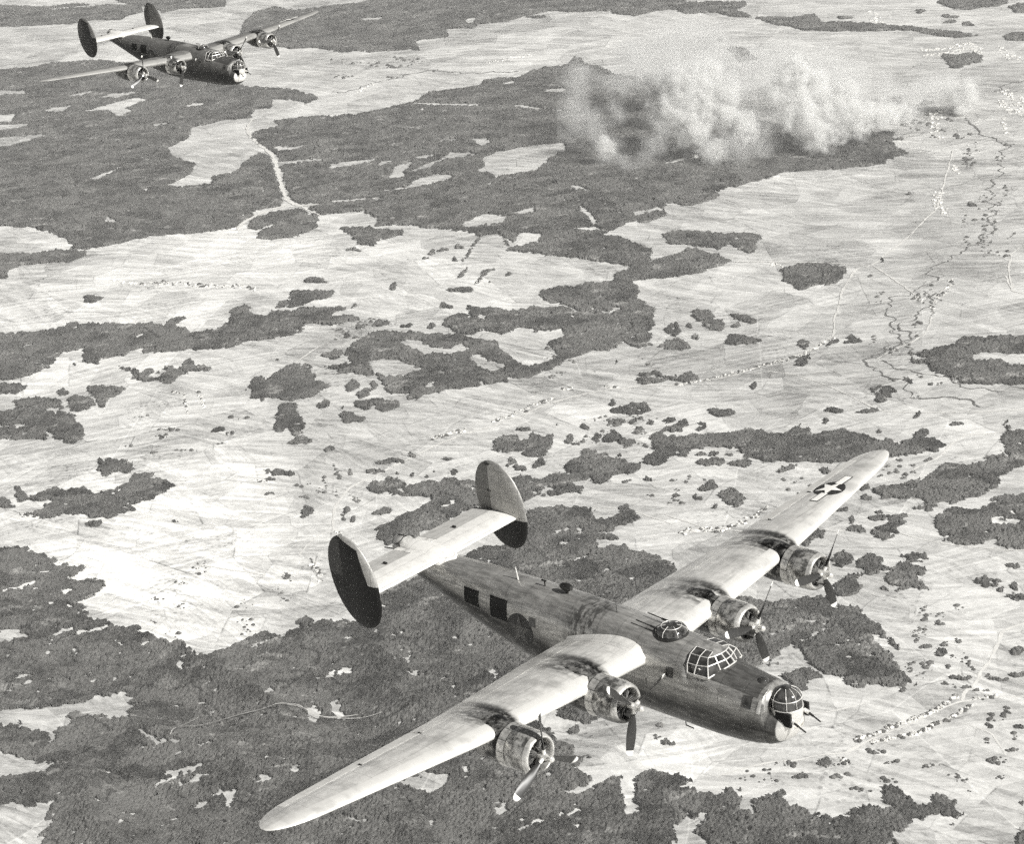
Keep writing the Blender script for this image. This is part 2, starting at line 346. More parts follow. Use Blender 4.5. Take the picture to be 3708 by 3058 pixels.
WOODS = [  # (label, outline(s), clearings)
 ('far pale wood at the top edge beyond the distant bomber\'s tail fins', ['A 0,40 290,42 430,24 700,32 830,26 850,70 760,92 700,120 560,116 420,140 240,150 100,156 0,156'], ['A 290,52 540,30 560,38 300,62']),
 ('thin strip of far wood along the top edge above the distant bomber', ['A 560,0 1340,0 1325,40 1150,48 1060,52 950,76 900,50 700,14'], []),
 ('long dark far wood above the bright field at the top of the picture', ['S 930,42 1000,26 1080,40 1180,22 1300,12 1450,2 2480,2 2500,44 2435,34 2373,42 2299,59 2219,50 2200,41 2064,44 1990,41 1898,60 1842,77 1780,86 1737,87 1719,102 1614,106 1632,130 1570,142 1512,146 1521,182 1385,185 1342,191 1305,186 1229,191 1142,173 1050,177 960,160 865,124 880,84 914,52'], ['S 1310,68 1380,62 1378,74 1320,78', 'S 1690,70 1720,66 1715,84 1695,88']),
 ('huge dark forest below the distant bomber on the left', ['A 0,440 150,402 300,372 600,356 760,372 950,372 1200,470 1400,500 1480,512 1700,522 1840,560 1870,576 1800,612 1740,592 1605,582 1590,640 1500,640 1480,690 1300,710 1130,750 1115,810 1060,835 985,870 1000,902 1050,935 1150,965 1120,1020 1050,1060 985,1086 1040,1100 1230,1086 1240,1040 1390,1010 1430,950 1520,892 1595,930 1612,1000 1668,1180 1650,1212 1500,1236 1480,1270 1420,1310 1390,1338 1200,1368 900,1386 700,1430 540,1466 430,1466 380,1400 200,1340 0,1330'],
   ['A 0,530 140,535 150,556 0,580', 'A 240,655 330,630 420,620 340,665', 'A 470,660 640,615 720,590 820,575 860,590 720,640 780,650 700,690 640,650', 'A 1090,615 1190,605 1190,620 1100,626', 'A 0,680 90,672 60,720 0,735', 'A 0,760 160,726 160,740 60,766 0,775', 'A 590,1292 650,1284 690,1306 640,1306', 'A 720,1098 755,1092 750,1106', 'A 520,1052 640,1008 720,975 650,1020 560,1060', 'A 0,850 240,790 245,805 60,862', 'A 830,1112 890,1104 860,1118', 'A 560,580 660,548 840,540 700,575', 'A 900,730 985,722 990,735 910,742', 'A 400,560 540,535 545,545 420,575']),
 ('band of wood on the left edge between two white fields', ['A 0,1512 200,1490 330,1470 500,1475 515,1498 400,1546 300,1540 100,1570 60,1590 50,1640 0,1640'], []),
 ('vast dark forest that the bomb smoke rises from', ['A 1470,795 1500,775 1640,742 1590,712 1750,692 2000,680 2105,668 B 0,685 130,675 300,640 480,600 560,546 700,526 860,506 890,476 1000,460 1100,460 1150,426 1250,396 1380,386 1420,336 1480,346 1480,380 1590,390 1650,430 1900,470 2105,520 C 200,640 500,700 800,760 1060,770 1200,780 1340,770 1350,860 1440,900 1300,940 1300,960 950,1000 700,1010 600,1050 480,1080 340,1110 300,1170 150,1215 60,1200 B 1980,1190 1950,1230 1960,1270 1850,1305 1740,1310 1600,1385 1690,1390 1870,1460 1890,1490 1870,1540 1780,1580 1700,1560 1500,1530 1270,1500 1080,1480 1010,1470 1080,1440 980,1372 860,1390 830,1370 700,1350 560,1340 450,1320 250,1330 270,1290 190,1240 0,1262 A 2000,1252 1890,1265 1790,1222 1900,1200 1760,1196 1700,1180 1648,1020 1625,920 1510,840'],
   ['B 890,925 1020,882 1200,855 1350,840 1372,880 1280,930 1200,1000 970,1045 930,1010 860,1015 910,965', 'B 370,985 440,960 482,950 420,1010 440,1035 345,1055', 'B 430,1110 520,1045 640,1025 710,1040 640,1070 520,1095', 'B 830,815 915,810 925,835 890,865', 'B 500,920 610,905 600,920 520,940', 'B 700,895 840,900 840,915 650,940 560,990 440,1020 560,965 690,915', 'B 0,965 270,930 250,950 100,980 0,990', 'B 0,1180 270,1158 282,1165 0,1196', 'B 770,1310 900,1258 1050,1270 1000,1310 800,1340', 'B 1060,1250 1180,1215 1190,1245 1090,1266', 'B 1460,1210 1490,1220 1562,1310 1540,1316 1480,1250', 'B 1430,1340 1550,1330 1572,1360 1450,1356', 'B 1750,1255 1930,1215 1936,1240 1800,1266', 'B 1400,1090 1480,1100 1500,1120 1430,1111', 'B 1210,550 1300,520 1372,520 1350,550 1280,540', 'B 1070,1440 1110,1365 1220,1380 1210,1420 1090,1450', 'B 480,604 860,612 860,624 480,616', 'A 1620,865 1770,860 1760,876 1640,886', 'A 1640,950 1880,935 1870,951 1640,966', 'A 1920,965 2010,960 1990,986', 'B 1940,962 2085,928 2090,940 1960,972', 'C 0,955 130,925 130,940 20,965', 'C 160,930 190,900 195,915 175,945', 'B 640,820 730,818 725,830 645,830', 'B 1080,615 1400,655 1400,664 1080,624', 'B 1010,490 1070,476 1072,488 1020,500', 'B 300,1118 420,1102 420,1112 310,1126', 'B 270,960 360,940 355,955 290,972']),
 ('small oval wood beside the road fork under the forest', ['A 1445,1330 1500,1270 1750,1222 1880,1266 1862,1340 1750,1390 1560,1410 1500,1396 1530,1352 1450,1342'], ['A 1500,1352 1600,1318 1612,1326 1520,1362']),
 ('small wedge wood on the white fields right of the road fork', ['B 50,1340 240,1330 270,1350 430,1355 420,1380 260,1420 260,1455 160,1430 110,1390'], []),
 ('flat dark patch of trees just under the wedge wood', ['B 65,1475 130,1450 190,1480'], []),
 ('tree belt curving down the left bank of the white gully', ['B 765,1540 785,1490 855,1395 872,1400 822,1482 792,1532'], []),
 ('tree belt curving down the right bank of the white gully', ['B 980,1388 1012,1398 1082,1475 1060,1476 1010,1424'], []),
 ('short dark hedge in the gully below the tree belts', ['B 720,1648 800,1560 812,1570 782,1622'], []),
 ('forked dark hedge at the foot of the gully', ['B 830,1672 890,1588 972,1578 902,1612 850,1674'], []),
 ('large wood with three white clearings right of the middle', ['C 180,1455 300,1500 390,1530 380,1546 270,1570 220,1600 150,1610 0,1640 E 1900,22 1760,26 1790,60 1816,80 1800,130 1860,170 1912,196 1890,240 1906,290 1870,320 1886,380 1870,416 1800,425 1740,416 1700,392 1690,420 1620,440 1540,446 1490,460 1400,490 1300,545 1200,590 1150,600 1100,610 1050,600 1030,626 900,650 780,660 640,680 510,720 450,720 430,700 310,690 320,650 270,610 215,545 90,495 80,450 130,400 220,340 300,320 480,330 560,346 640,332 690,346 770,350 640,290 650,265 690,250 710,225 830,225 780,196 800,180 850,186 950,186 1040,210 1130,200 1190,176 1270,190 1300,182 1380,190 1440,222 1452,208 1380,176 1240,150 1215,110 1222,84 1300,75 1450,60 1500,40 1640,30 1680,-18 1780,-60 B 1880,1535'],
   ['E 215,510 250,490 400,500 460,520 542,545 470,560 440,592 300,592 268,570', 'E 415,400 460,380 560,400 620,430 700,430 760,400 812,430 800,450 690,460 560,460 480,430', 'E 780,355 900,325 1010,350 1100,310 1200,330 1340,320 1368,350 1330,380 1260,376 1290,430 1322,466 1250,510 1160,536 1100,520 1060,490 1010,440 970,390 830,370', 'E 820,470 880,460 920,500 1000,520 1012,545 960,566 880,540', 'E 1590,214 1700,190 1692,210 1610,226', 'E 850,240 905,232 890,249', 'E 550,655 600,630 600,650']),
 ('small wood left of the white cleared wood', ['E 0,530 150,520 230,540 262,592 200,590 120,570 0,566 D 2020,580 1950,546 1880,532'], []),
 ('jagged dark wood pointing right under the forest edge', ['C -30,1370 140,1355 250,1355 330,1372 500,1370 572,1386 555,1440 530,1486 450,1475 380,1440 320,1466 200,1450 100,1435 20,1435'], ['C 440,1420 505,1412 500,1424']),
 ('thick oval wood alone in the striped fields', ['C 670,1590 700,1566 830,1552 950,1552 1072,1576 1050,1640 980,1676 900,1670 F 850,80 790,90 730,55 690,30 C 700,1612'], []),
 ('long ragged wood band across the left of the white fields', ['D 0,365 80,335 200,335 340,310 420,280 560,278 740,285 830,275 960,290 1010,256 1090,240 1102,250 1010,300 1110,310 1120,336 1170,326 1260,320 1310,300 1340,250 1340,215 1385,180 1450,170 1480,200 1490,232 1560,236 1600,215 1700,205 1750,190 1850,196 2060,180 E 0,185 100,186 160,165 176,176 90,196 20,212 0,235 130,240 182,262 100,276 0,290 D 1980,300 1880,285 1800,280 1790,320 1700,350 1500,385 1430,396 1350,426 1200,436 1000,442 900,456 820,450 850,420 770,440 740,466 600,490 580,526 500,516 470,480 490,450 470,435 350,460 300,540 200,580 80,612 0,602'], ['D 1440,205 1460,196 1466,210', 'D 140,415 180,404 186,412 150,424', 'D 780,352 830,346 835,354']),
 ('small wood on the left edge under the long band', ['D 0,615 100,630 180,646 110,690 0,702'], []),
 ('square-ended wood on the left edge, lowest lobe blunt', ['D 0,800 80,790 100,750 40,746 120,720 250,715 330,716 360,740 370,790 430,820 450,850 500,890 500,950 440,985 370,985 310,950 250,905 290,950 300,976 210,960 0,970'], ['D 0,885 150,875 150,888 0,900', 'D 270,780 350,770 350,790 290,800']),
 ('little round copse over the blunt wood', ['D 330,690 350,670 410,670 420,690 360,720'], []),
 ('rounded wood right of the blunt wood', ['D 390,770 400,722 450,700 520,720 560,732 570,760 510,790 400,806'], []),
 ('ragged wood touching the rounded wood on its right', ['D 500,680 520,650 600,640 640,656 742,656 710,700 640,730 630,770 590,776 570,732'], []),
 ('straggling double copse above the white horseshoe hamlet', ['D 670,520 740,535 830,570 860,550 930,570 960,580 970,540 1030,530 1060,550 1080,490 1120,490 1160,526 1200,520 1252,545 1200,570 1130,560 1050,586 1020,630 960,636 920,610 850,626 780,610 790,590 700,540'], ['D 880,580 925,578 940,596 890,600']),
 ('bushy dark wood with a stem, left of centre', ['D 1450,640 1490,600 1540,590 1560,612 1640,560 1720,520 1770,510 1830,530 1820,560 1862,590 1850,626 1900,630 1942,656 1870,690 1810,720 1740,736 1660,742 1570,716 1540,730 1480,726 1470,690 1450,662'], []),
 ('two-legged dark wood hanging under the bushy wood', ['D 1650,760 1700,742 1740,746 1746,800 1786,860 1770,930 1750,950 1700,946 1692,890 1650,930 1580,916 1610,870 1620,800'], []),
 ('foot-shaped copse at the bottom of the two-legged wood', ['D 1690,985 1720,950 1800,940 1832,966 1790,990 1730,1006'], []),
 ('flat-topped wood above the long band', ['D 1690,100 1740,90 1962,90 1940,130 1850,150 1780,170 1720,186 1600,190 1640,160 1700,152'], []),
 ('thin pointed wood at the end of the white village row', ['D 1760,40 1830,10 1900,20 1922,40 1850,46'], []),
 ('shield-shaped wood alone in the pale fields at left', ['D 570,1085 600,1070 620,1086 650,1066 700,1076 800,1100 770,1160 680,1160 610,1186 580,1140'], []),
 ('large arm-shaped wood on the pale slope at left', ['D 100,1400 130,1386 190,1400 290,1330 200,1320 110,1330 70,1250 100,1216 140,1270 170,1300 280,1250 340,1236 400,1260 480,1250 500,1236 560,1280 700,1240 740,1220 800,1166 900,1156 920,1190 980,1200 1026,1240 960,1270 900,1310 800,1346 730,1366 820,1370 740,1400 640,1416 540,1426 480,1406 300,1426 200,1420'], []),
 ('wood corner cut by the left edge beside the arm-shaped wood', ['D 0,1280 50,1310 100,1366 0,1392'], []),
 ('notched wood in the fields above the near bomber\'s tail', ['E 955,1000 970,960 1040,936 1080,930 1100,960 1150,950 1170,926 1215,926 1230,950 1312,940 1300,1000 1270,1050 1180,1068 1120,1060 1140,1030 1060,1030 1040,1050 950,1036'], []),
 ('long dark wood passing behind the near bomber\'s far tail fin', ['E 205,1240 240,1210 360,1190 420,1196 460,1226 500,1216 640,1210 740,1186 760,1212 850,1212 1110,1180 1250,1190 1300,1166 1380,1150 1362,1120 1440,1060 1460,1036 1510,1016 1560,1036 1640,1040 1650,1070 1740,1086 1760,1110 1822,1106 1810,1140 1730,1166 1660,1170 1640,1200 1560,1230 1520,1190 1430,1210 1480,1240 1480,1280 1320,1286 1200,1300 1140,1326 1000,1350 850,1370 760,1400 650,1460 500,1530 420,1560 340,1576 290,1550 260,1510 280,1480 380,1430 450,1390 560,1340 592,1310 480,1300 400,1290 290,1290 230,1270'], ['E 1180,1280 1260,1246 1310,1250 1290,1276 1200,1290', 'E 650,1350 720,1330 715,1342 660,1358']),
 ('wood half hidden behind the near bomber\'s port wing tip', ['E 1830,1096 1900,1116 1960,1090 2040,1062 F 0,1080 140,1056 180,1020 330,1002 420,1020 480,1060 560,1096 760,1092 920,1096 980,1106 1000,1100 1330,1066 1400,1060 1500,1042 1600,1032 1652,1000 1600,966 1530,950 1562,906 1510,910 1460,930 1420,966 1350,976 1250,966 1130,930 1050,896 950,910 870,940 850,900 810,880 800,850 760,880 700,930 600,926 580,900 500,896 400,920 330,930 200,926 100,930 0,940 E 1960,920 2060,900 2060,850 2000,880 1860,940 1870,990 1890,1030 1860,1062'], ['F 60,935 140,925 140,945 80,955']),
 ('triangular wood with a hole by the road, right of the cleared wood', ['F 0,390 60,360 100,360 152,420 90,440 0,430 E 1905,412'], []),
 ('ring of trees just above the triangular wood', ['F -20,330 40,280 80,285 100,340 60,362 20,346'], ['F 30,312 55,310 60,328 40,332']),
 ('slanting brick-shaped wood on the right of the middle', ['F 150,230 170,206 270,206 300,250 366,290 330,330 260,320 200,270'], []),
 ('slanting strip of trees beside the brick-shaped wood', ['F 370,230 400,225 480,240 542,270 500,285 430,266'], []),
 ('mouse-shaped wood with a long tail near the road', ['F 340,400 370,350 400,345 470,360 602,380 520,396 450,405 380,406'], []),
 ('cone copse beside the triangular wood', ['F 145,380 180,340 220,386'], []),
 ('arched copse over the village road', ['E 1780,620 1820,580 1880,560 1960,580 1992,610 1900,626 1820,640'], ['E 1830,615 1880,590 1950,605 1890,612']),
 ('notched copse right of the arched copse', ['E 2020,610 2105,570 F 0,600 35,610 E 2060,640'], []),
 ('bat-shaped copse by the village road', ['F 60,610 110,580 170,566 206,610 120,640'], []),
 ('square copse under the village road', ['F 755,500 800,470 862,460 850,510 800,540 770,530'], []),
 ('heart-shaped copse on the village road', ['F 760,380 800,375 852,390 840,426 810,436'], []),
 ('leaf-shaped copse at the road bend', ['F 930,406 980,380 1026,380 960,416'], []),
 ('hollow ring copse right of the road bend', ['F 1060,390 1090,355 1162,370 1150,396 1080,402'], ['F 1095,375 1120,372 1118,385']),
 ('big dark wood with a striped clearing on the right edge', ['F 1420,460 1500,446 1600,420 1690,406 1740,355 1900,360 2105,355 2105,650 2000,640 1850,640 1710,630 1690,600 1560,560 1530,520 1440,510 1430,490 1540,490 1500,466'], ['F 1800,462 1850,446 2000,460 2105,466 2105,500 2030,530 1960,496 1800,500']),
 ('clump of trees on the stream bend', ['F 1200,670 1260,646 1340,656 1352,680 1300,730 1250,756 1235,710'], []),
 ('pyramid copse on the pale field right of the wing tip', ['F 920,800 970,765 1000,770 1052,800 980,806'], []),
 ('long dark wood climbing to the right edge beyond the wing tip', ['F 1200,1245 1260,1230 1380,1240 1430,1200 1500,1190 1570,1150 1640,1110 1690,1086 1740,1110 1800,1100 1860,1086 1960,1050 1985,1000 1985,920 2000,820 2016,850 2022,910 2105,916 2105,1030 2040,1140 1960,1190 1972,1230 1850,1290 1700,1330 1600,1340 1560,1390 1400,1362 1510,1340 1500,1310 1300,1310 1240,1300'], []),
 ('broad dark wood with a white slit on the right edge', ['F 1570,1430 1620,1400 1690,1350 1760,1360 1830,1370 1900,1330 2000,1290 2105,1286 2105,1630 2000,1600 1920,1550 1880,1580 1800,1590 1680,1570 1620,1530 1570,1470'], ['F 1910,1440 1990,1420 2090,1440 2080,1466 1960,1460']),
 ('forked wood between the wing and the right edge', ['F 1200,1490 1280,1480 1300,1432 1200,1432 1190,1410 1330,1410 1420,1396 1432,1420 1380,1480 1350,1540 1270,1556 1230,1520'], []),
 ('small wood at the left foot of the forked wood', ['F 1060,1500 1120,1466 1182,1470 1170,1500 1110,1516'], []),
 ('wood peeping out under the port wing by the outer engine', ['F 830,1510 880,1490 942,1500 930,1540 850,1580 800,1570'], []),
 ('slanting copse over the port wing insignia', ['F 640,1160 680,1120 782,1106 740,1140 660,1176'], []),
 ('fan-shaped copse left of the port wing insignia', ['F 300,1290 340,1260 430,1260 496,1310 430,1360 350,1330'], []),
 ('lumpy wood right of the outer port engine', ['H 980,40 1010,5 1060,0 1112,20 1100,50 1030,86 990,70'], []),
 ('hook-shaped wood in front of the outer port propeller', ['H 1110,70 1150,20 1210,5 1282,30 1272,70 1332,80 1290,110 1230,110 1210,130 1110,145 1160,210 1100,246 1040,240 960,226 1000,190 1080,140 1180,110'], []),
 ('spread-out wood right of the hook-shaped wood', ['H 1280,140 1340,90 1400,60 1500,70 1532,110 1480,150 1572,210 1540,226 1480,206 1400,216 1330,190'], []),
 ('rounded wood above the spread-out wood', ['H 1390,30 1410,5 1530,0 1552,30 1480,52'], []),
 ('dark thumb-shaped wood near the right edge', ['H 1830,155 1870,135 1960,140 1992,160 1960,190 1880,206'], []),
 ('dark copse on the right edge under the thumb-shaped wood', ['H 1995,260 2040,235 2105,240 2105,282'], []),
 ('narrow slanting grove beside the big wood\'s right flank', ['H 1285,500 1310,490 1392,570 1370,582'], []),
 ('small wood beside the nose turret of the near bomber', ['H 690,712 800,670 860,680 942,710 870,760 820,802 700,765'], []),
 ('dark wood cut by the lower right corner', ['H 2060,1620 2105,1580 2105,1700 2060,1700'], []),
 ('lone wood under the near bomber\'s inner starboard engine', ['M 1290,920 1400,870 1600,960 1590,986 1480,996 1340,960'], []),
 ('small brick-shaped wood between the starboard engines', ['M 1370,1040 1460,1010 1470,1040 1400,1072'], []),
 ('far dark wood at the top right of the smoke', ['C 0,45 60,20 200,15 480,12 490,30 420,60 512,95 520,105 390,100 300,75 200,80 120,86 60,60'], []),
 ('long thin far wood right of the smoke top', ['C 520,105 640,100 740,105 800,95 870,86 900,100 920,130 1200,140 1450,156 1600,180 1730,190 1840,210 1700,226 1600,215 1450,180 1200,185 1000,185 800,180 720,155 650,150 560,120'], []),
 ('far wood along the top right edge', ['C 1590,10 1700,2 2000,-6 2010,20 1950,40 1850,46 1800,60 1700,56 1620,30'], []),
 ('far wood in the top right corner', ['C 2010,40 2060,20 2105,10 2105,80 2050,76'], []),
 ('far wood on the right edge above the town', ['C 1970,215 2040,190 2105,200 2105,230 2000,240'], []),
 ('dark park beside the far white town', ['C 1610,320 1700,325 1800,310 1866,330 1860,366 1790,376 1730,405 1670,400'], []),
 ('fin-shaped wood poking through the smoke', ['C 360,290 420,270 480,290 542,350 430,370 410,320'], []),
 ('endless dark forest filling the lower left under the near bomber', ['G 0,-40 150,-40 220,10 330,15 345,35 310,60 520,66 480,95 390,145 480,150 605,156 610,190 570,240 450,290 520,310 470,345 540,365 640,396 680,430 790,420 820,440 800,456 900,480 1000,520 1100,530 1140,560 1150,596 1210,606 1280,570 1330,556 1400,520 1450,490 1550,460 1620,466 1670,490 1700,460 1745,440 1740,400 1780,370 1840,380 1850,400 1960,396 2050,386 2105,400 S 1376,2150 1560,2075 1713,1988 E 1000,1580 1100,1500 1140,1375 1300,1360 1450,1355 1540,1370 1530,1400 1600,1426 1690,1400 1680,1355 1750,1350 1780,1400 1812,1430 1700,1470 1650,1500 1530,1510 1700,1526 1690,1546 1540,1560 1590,1600 1640,1580 1700,1570 1740,1610 1800,1615 1900,1640 2000,1690 S 2450,2060 2500,2100 2620,2150 H 445,246 520,255 560,290 620,290 750,266 950,236 1040,300 1100,296 1200,370 1302,460 1290,486 1220,490 1290,560 1400,680 1470,760 1512,766 1500,780 1380,766 1200,776 1100,776 1060,740 940,700 870,650 780,580 740,540 700,560 680,600 640,640 560,640 400,700 300,800 S 2450,2500 M 1850,850 1500,840 1250,920 1140,990 1230,976 1296,1020 1290,1086 1400,1120 1430,1180 1500,1240 1450,1250 1526,1330 1490,1356 1380,1390 1400,1406 1480,1390 1640,1310 1700,1312 1790,1290 1860,1270 2000,1290 2090,1310 H 80,1310 150,1350 220,1420 330,1430 350,1400 440,1400 470,1450 440,1490 520,1506 520,1450 590,1410 690,1380 710,1400 640,1440 700,1450 720,1480 850,1490 860,1520 1000,1540 1150,1510 1310,1500 1280,1460 1290,1420 1250,1380 1330,1366 1400,1400 1430,1440 1540,1480 1560,1430 1620,1440 1700,1460 1762,1530 1700,1560 1560,1540 1450,1570 1420,1600 1350,1640 1330,1700 G 0,1700'],
   ['G 0,925 130,920 400,890 540,850 720,820 770,840 785,900 740,970 640,960 480,940 420,936 380,960 420,1000 320,1040 320,1110 300,1100 290,1040 120,1006 0,1010', 'G 0,1130 60,1180 120,1196 320,1240 280,1270 200,1276 50,1310 0,1330', 'G 0,1480 60,1490 80,1510 200,1490 290,1460 350,1430 330,1460 240,1566 320,1570 290,1610 220,1630 250,1660 200,1700 0,1700', 'G 0,490 120,450 175,486 60,516 0,520', 'G 310,470 440,425 430,446 320,486', 'G 450,455 550,440 650,430 560,460 460,476', 'G 350,225 440,205 430,225 360,236', 'G 100,725 150,700 162,720 110,752', 'G 130,775 185,745 190,765', 'G 800,1042 830,1034 980,1100 960,1112 880,1090', 'G 1790,900 1830,880 1866,930 1850,986 1810,980', 'G 1160,1112 1290,1104 1200,1132', 'G 1840,736 2050,668 2072,682 1860,738', 'G 1570,800 1616,768 1610,800 1580,816', 'G 1140,1470 1200,1450 1212,1490 1160,1512', 'G 1310,1490 1350,1388 1372,1410 1340,1500', 'G 900,1352 1050,1260 1190,1244 1060,1290 920,1366', 'G 1000,1362 1160,1290 1290,1274 1180,1310 1020,1372', 'G 520,760 550,725 558,750', 'G 20,220 180,160 190,172 40,225', 'G 1470,525 1580,512 1580,525 1480,540', 'G 1530,1210 1600,1175 1606,1188 1540,1216', 'G 1480,1330 1590,1290 1600,1302 1500,1345', 'W 750,842 900,770 1012,790 980,850 930,880 860,856', 'M 1700,1345 1790,1290 1790,1520 1720,1524', 'W 1230,942 1330,935 1310,980 1250,976', 'M 920,690 950,670 985,700 950,720', 'M 690,760 740,775 740,790 700,785', 'M 355,610 460,598 465,608 360,620', 'M 470,690 520,680 530,700 490,716', 'M 40,1520 120,1560 215,1582 205,1592 110,1575', 'H 50,1640 100,1560 140,1530 210,1530 222,1570 180,1610 262,1680 240,1700 40,1700', 'E 1290,1532 1380,1475 1402,1500 1330,1515', 'M 1430,40 1560,0 1600,-10 1520,15 1450,45', 'M 1095,1615 1280,1560 1440,1495 1450,1503 1290,1572 1110,1622', 'H 800,500 900,470 940,445 945,452 905,480 810,508', 'H 810,380 850,395 840,410', 'G 1050,640 1070,640 1072,690 1056,690', 'M 0,880 60,870 70,960 40,980 20,930']),
]
for lab, outl, holes in WOODS:
    o = canopy('wood', [survey(q) for q in outl], [survey(q) for q in holes], 13.0, 1.0)
    if o: tag(o, lab, 'wood', kind='stuff')

def blob(cx, cy, rx, ry, n=14, seed=0):
    r = random.Random(seed); ph = r.uniform(0, 6); k = [1+.22*math.sin(2*t+ph)+.16*math.sin(3*t+ph*2)+r.uniform(-.12, .12) for t in [2*math.pi*i/n for i in range(n)]]
    return np.array([(cx+rx*k[i]*math.cos(2*math.pi*i/n), cy+ry*k[i]*math.sin(2*math.pi*i/n)) for i in range(n)])
COPSES = [
 ('small round copse in the white fields left of the near bomber\'s tail', 'copses left of the tail', 'D', '1930,1020,32,14 1900,755,36,20 2070,650,40,24 2050,835,50,24 1945,465,50,22 1360,828,20,13 1280,905,35,14 550,1455,45,16 1030,1443,28,9 1660,1160,60,16 540,140,60,16 1800,1385,40,26 1630,495,14,7 435,520,16,6 755,765,8,8 950,950,16,8'),
 ('small round copse below the cleared wood in the middle', 'copses below the cleared wood', 'E', '128,645,38,25 250,645,25,18 195,690,40,22 195,755,45,30 315,760,70,36 120,835,68,28 65,775,12,8 445,298,32,12 590,295,28,12 290,280,50,14 160,300,20,12 20,465,28,28 95,355,25,12 670,180,38,14 760,85,64,16 365,65,20,22 1125,905,38,12 1320,880,10,10'),
 ('small copse among the dotted fields above the near bomber', 'copses in the dotted fields', 'E', '1400,960,26,22 1490,890,28,16 1665,865,36,18 1770,860,20,12 1980,850,32,16 1870,865,22,12 1800,905,30,20 1650,950,50,34 1730,980,45,28 1555,948,28,16 1480,970,18,10 1650,745,20,18 1670,505,14,12 1770,785,100,32 1110,1128,34,20 1220,1100,32,24 1050,1095,34,20 1690,1055,16,8 1860,1200,30,10'),
 ('low bushy clump along the field edge over the starboard tail fin', 'clumps by the starboard fin', 'E', '680,1078,30,12 475,1057,24,14 360,1090,80,16 250,1148,54,14 385,1165,15,9 475,1170,15,9 560,1180,12,8 720,1155,25,12 305,1385,55,18 90,1380,25,14 605,1145,10,6'),
 ('small copse in the fields behind the near bomber\'s port wing', 'copses behind the port wing', 'F', '30,850,28,16 105,870,32,20 210,888,32,20 330,805,65,26 265,1095,65,22 450,1102,60,22 280,1048,35,13 215,1048,28,10 940,1150,30,18 260,1237,50,26 195,1300,28,18 295,1355,20,10 130,1210,14,8 415,295,30,14 140,295,22,14 525,640,26,22 50,905,40,14'),
 ('small copse in the striped fields by the right edge', 'copses by the right edge', 'F', '1190,795,62,10 940,855,22,14 1485,820,22,18 1710,872,40,10 1100,1435,22,18 1255,1390,28,9 1180,1305,30,14 1165,1245,30,16 1040,1380,30,10 1545,1080,28,10 1255,920,26,9 1440,625,16,10'),
 ('dark copse near the right edge beyond the propellers', 'copses beyond the propellers', 'H', '2050,190,30,20 2040,75,40,22 1975,210,22,18 1290,207,18,12 1365,212,16,9 2070,570,45,22 1735,730,55,14 1395,798,20,8 940,1220,40,20 20,1110,36,14 2095,1460,14,24 1510,340,12,8 1530,550,30,12 1620,580,40,14 1650,770,50,6 1760,785,50,6 1860,800,50,6 1950,740,60,9 2050,715,60,12 1900,715,30,8 2080,1020,40,12 1080,1220,26,12 800,1305,50,16'),
 ('far thin copse in the pale country at the top right', 'far copses top right', 'C', '1670,98,45,9 1670,128,40,8 1775,142,38,12 1050,105,40,9 1500,68,35,8 320,235,22,12 1360,590,34,16 1540,605,50,9 1690,640,24,12 1430,1140,16,5 1210,1625,18,10 1275,1530,14,12 1800,1200,24,14'),
 ('far thin copse on the white fields below the forest edge', 'far copses under the forest', 'B', '590,1485,22,13 750,1452,28,12 655,1468,34,9 450,1520,10,6 550,1515,20,7 725,1525,18,14 1000,1250,16,6 1200,100,50,8 930,1655,12,6 1040,1612,24,6'),
]
ORD = 'leftmost second third fourth fifth sixth seventh eighth ninth tenth eleventh twelfth thirteenth fourteenth fifteenth sixteenth seventeenth eighteenth nineteenth twentieth twenty-first twenty-second twenty-third twenty-fourth'.split()
for lab, grp, t, txt in COPSES:
    rows = sorted([tuple(map(float, w.split(','))) for w in txt.split()])
    for i, (a, b, rx, ry) in enumerate(rows):
        q = TILE[t]; size = 'tiny' if rx*ry < 160 else ('small' if rx*ry < 700 else 'sizeable'); form = 'flat' if ry < .32*rx else ('oval' if ry < .6*rx else 'round')
        o = canopy('copse', [blob(q[0]+a*q[2], q[1]+b*q[2], rx*q[2]*1.1, ry*q[2]*1.15, seed=i+len(grp))], [], 11.0, .6, 8.0)
        if o: tag(o, '%s %s copse, %s%s of the %s' % (size, form, ORD[i], '' if i == 0 else ' from the left', grp), 'copse', grp)

